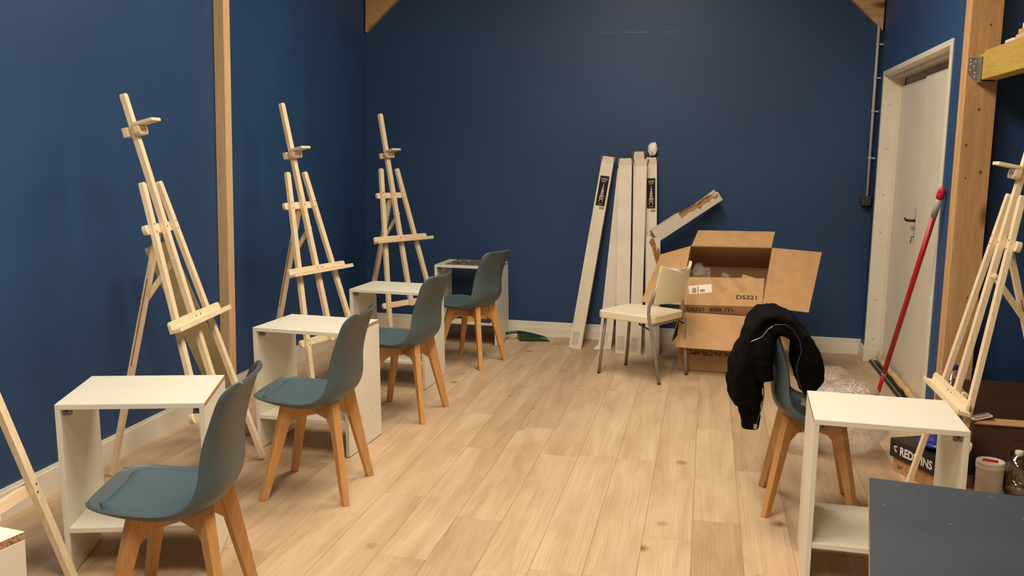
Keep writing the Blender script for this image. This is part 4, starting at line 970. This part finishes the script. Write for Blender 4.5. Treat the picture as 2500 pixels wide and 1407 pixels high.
# things on and in the desk at the gable wall
D4 = Matrix.Translation(desks[4].location) @ Matrix.Rotation(-.017, 4, 'Z')
t = thing('paint_palette', 'grey palette sheet with dried paint blobs lying on the gable-wall desk', 'palette', D4 @ Vector((-.005, .0, DH+.0006)), -.017)
m = MB(); m.box((-.162, -.165, 0), (.165, .165, .003), 'palette'); m.build('palette_sheet', t)
rr = random.Random(4); m = MB()
for i in range(26):
    x, y = rr.uniform(-.15, .02), rr.uniform(-.15, .13); r = rr.uniform(.008, .024)
    m.lathe([(.0001, .0055), (r*.6, .005), (r, .003)], rr.choice(['p_red', 'p_yel', 'p_dark', 'p_green', 'p_blue', 'p_yel', 'p_dark']), T=Matrix.Translation((x, y, 0)) @ Matrix.Rotation(rr.uniform(0, 3), 4, 'Z') @ Matrix.Diagonal((1, rr.uniform(.5, 1), 1, 1)), n=10)
m.build('dried_paint', t)
sh = lambda x, y, z=.0006: D4 @ Vector((x+.03*(DH-DS), y, DS+z))
def packet(name, label, cat, x, y, rz, sx, sy, sz, mat, z=.0006, tilt=0):
    m = MB(); m.prism(rounded(sx, sy, min(sx, sy)*.12, 3), 0, sz, mat); o = m.build(name, bevel=.0015, loc=sh(x, y, z)); o.rotation_euler = (tilt, 0, rz); return tag(o, label, cat, 'art supplies on the shelf of the gable-wall desk')
packet('foil_packet', 'pale green patterned packet on the shelf of the gable-wall desk', 'packet', -.15, -.145, .2, .07, .10, .03, 'jade')
packet('paint_box', 'yellow box with dark lid edge on the shelf of the gable-wall desk', 'box', .0, -.125, .5, .09, .12, .035, 'yellow_p')
packet('paint_box', 'orange-brown flat box behind the yellow one on the desk shelf', 'box', .08, -.03, -.2, .12, .10, .04, 'card')
packet('sketchbook', 'dark grey sketchbook at the front edge of the gable-wall desk shelf', 'book', .135, -.155, -.1, .11, .09, .014, 'dgrey')
packet('paint_tube_box', 'small red box beside the side panel on the gable-wall desk shelf', 'box', .188, -.03, .1, .05, .14, .045, 'sticker')
t = thing('paint_brush', 'pale wooden paint brush lying across the gable-wall desk shelf', 'brush', sh(-.06, -.192, .004), .25)
m = MB(); m.tube([(-.09, 0, 0), (-.02, 0, 0), (.05, 0, 0)], [.002, .0032, .003], 'pine', 8); m.build('brush_handle', t)
m = MB(); m.tube([(.05, 0, 0), (.066, 0, 0)], .0034, 'zinc', 8); m.build('ferrule', t)
m = MB(); m.tube([(.066, 0, 0), (.075, 0, 0), (.088, 0, 0)], [.0032, .0036, .0005], 'p_dark', 8); m.build('brush_hair', t)
t = thing('marker_pen', 'black marker pen lying deeper on the gable-wall desk shelf', 'pen', sh(-.085, -.06, .0075), .4)
m = MB(); m.tube([(-.06, 0, 0), (.03, 0, 0)], .007, 'ink', 12); m.build('pen_barrel', t)
m = MB(); m.tube([(.03, 0, 0), (.065, 0, 0), (.068, 0, 0)], [.0072, .0068, .004], 'dgrey', 12); m.build('pen_cap', t)

# ------------------------------------------------------------------ light, camera
def lamp(name, loc, size, energy, col, rot=(0, 0, 0)):
    l = bpy.data.lights.new(name, 'AREA'); l.shape = 'RECTANGLE'; l.size = size; l.size_y = size*2.2; l.energy = energy; l.color = col
    o = bpy.data.objects.new(name, l); C.objects.link(o); o.location = loc; o.rotation_euler = rot; return o
WARM = (1.0, .875, .70)
lamp('ceiling_lamp', (-.62, 5.2, 3.3), .75, 86, WARM)
lamp('ceiling_lamp', (-.62, 2.9, 3.3), .75, 86, WARM)
lamp('ceiling_lamp', (-.62, .3, 3.3), .75, 100, WARM)
w = bpy.data.worlds.new('World'); bpy.context.scene.world = w; w.use_nodes = True
w.node_tree.nodes['Background'].inputs[0].default_value = (1, .85, .7, 1); w.node_tree.nodes['Background'].inputs[1].default_value = .05

F_PX, YAW, PITCH, ROLL, HC = 2369.9, -.1957332, .1393590, .0204700, 1.472
cy, sy = math.cos(YAW), math.sin(YAW)
fw = Vector((sy*math.cos(PITCH), cy*math.cos(PITCH), -math.sin(PITCH))); r0 = Vector((cy, -sy, 0)); u0 = r0.cross(fw)
rt = r0*math.cos(ROLL)+u0*math.sin(ROLL); upv = -r0*math.sin(ROLL)+u0*math.cos(ROLL)
cam = bpy.data.cameras.new('Camera'); co = bpy.data.objects.new('Camera', cam); C.objects.link(co)
co.matrix_world = Matrix(((rt.x, upv.x, -fw.x, 0), (rt.y, upv.y, -fw.y, 0), (rt.z, upv.z, -fw.z, HC), (0, 0, 0, 1)))
cam.sensor_fit = 'HORIZONTAL'; cam.sensor_width = 36; cam.lens = F_PX/2500*36; cam.clip_start = .05; cam.clip_end = 60
sc = bpy.context.scene; sc.camera = co
sc.view_settings.view_transform = 'Standard'; sc.view_settings.exposure = -0.1; sc.view_settings.gamma = 1.0
sc.cycles.max_bounces = 8; sc.cycles.transparent_max_bounces = 24
try: sc.cycles.use_denoising = True
except Exception: pass
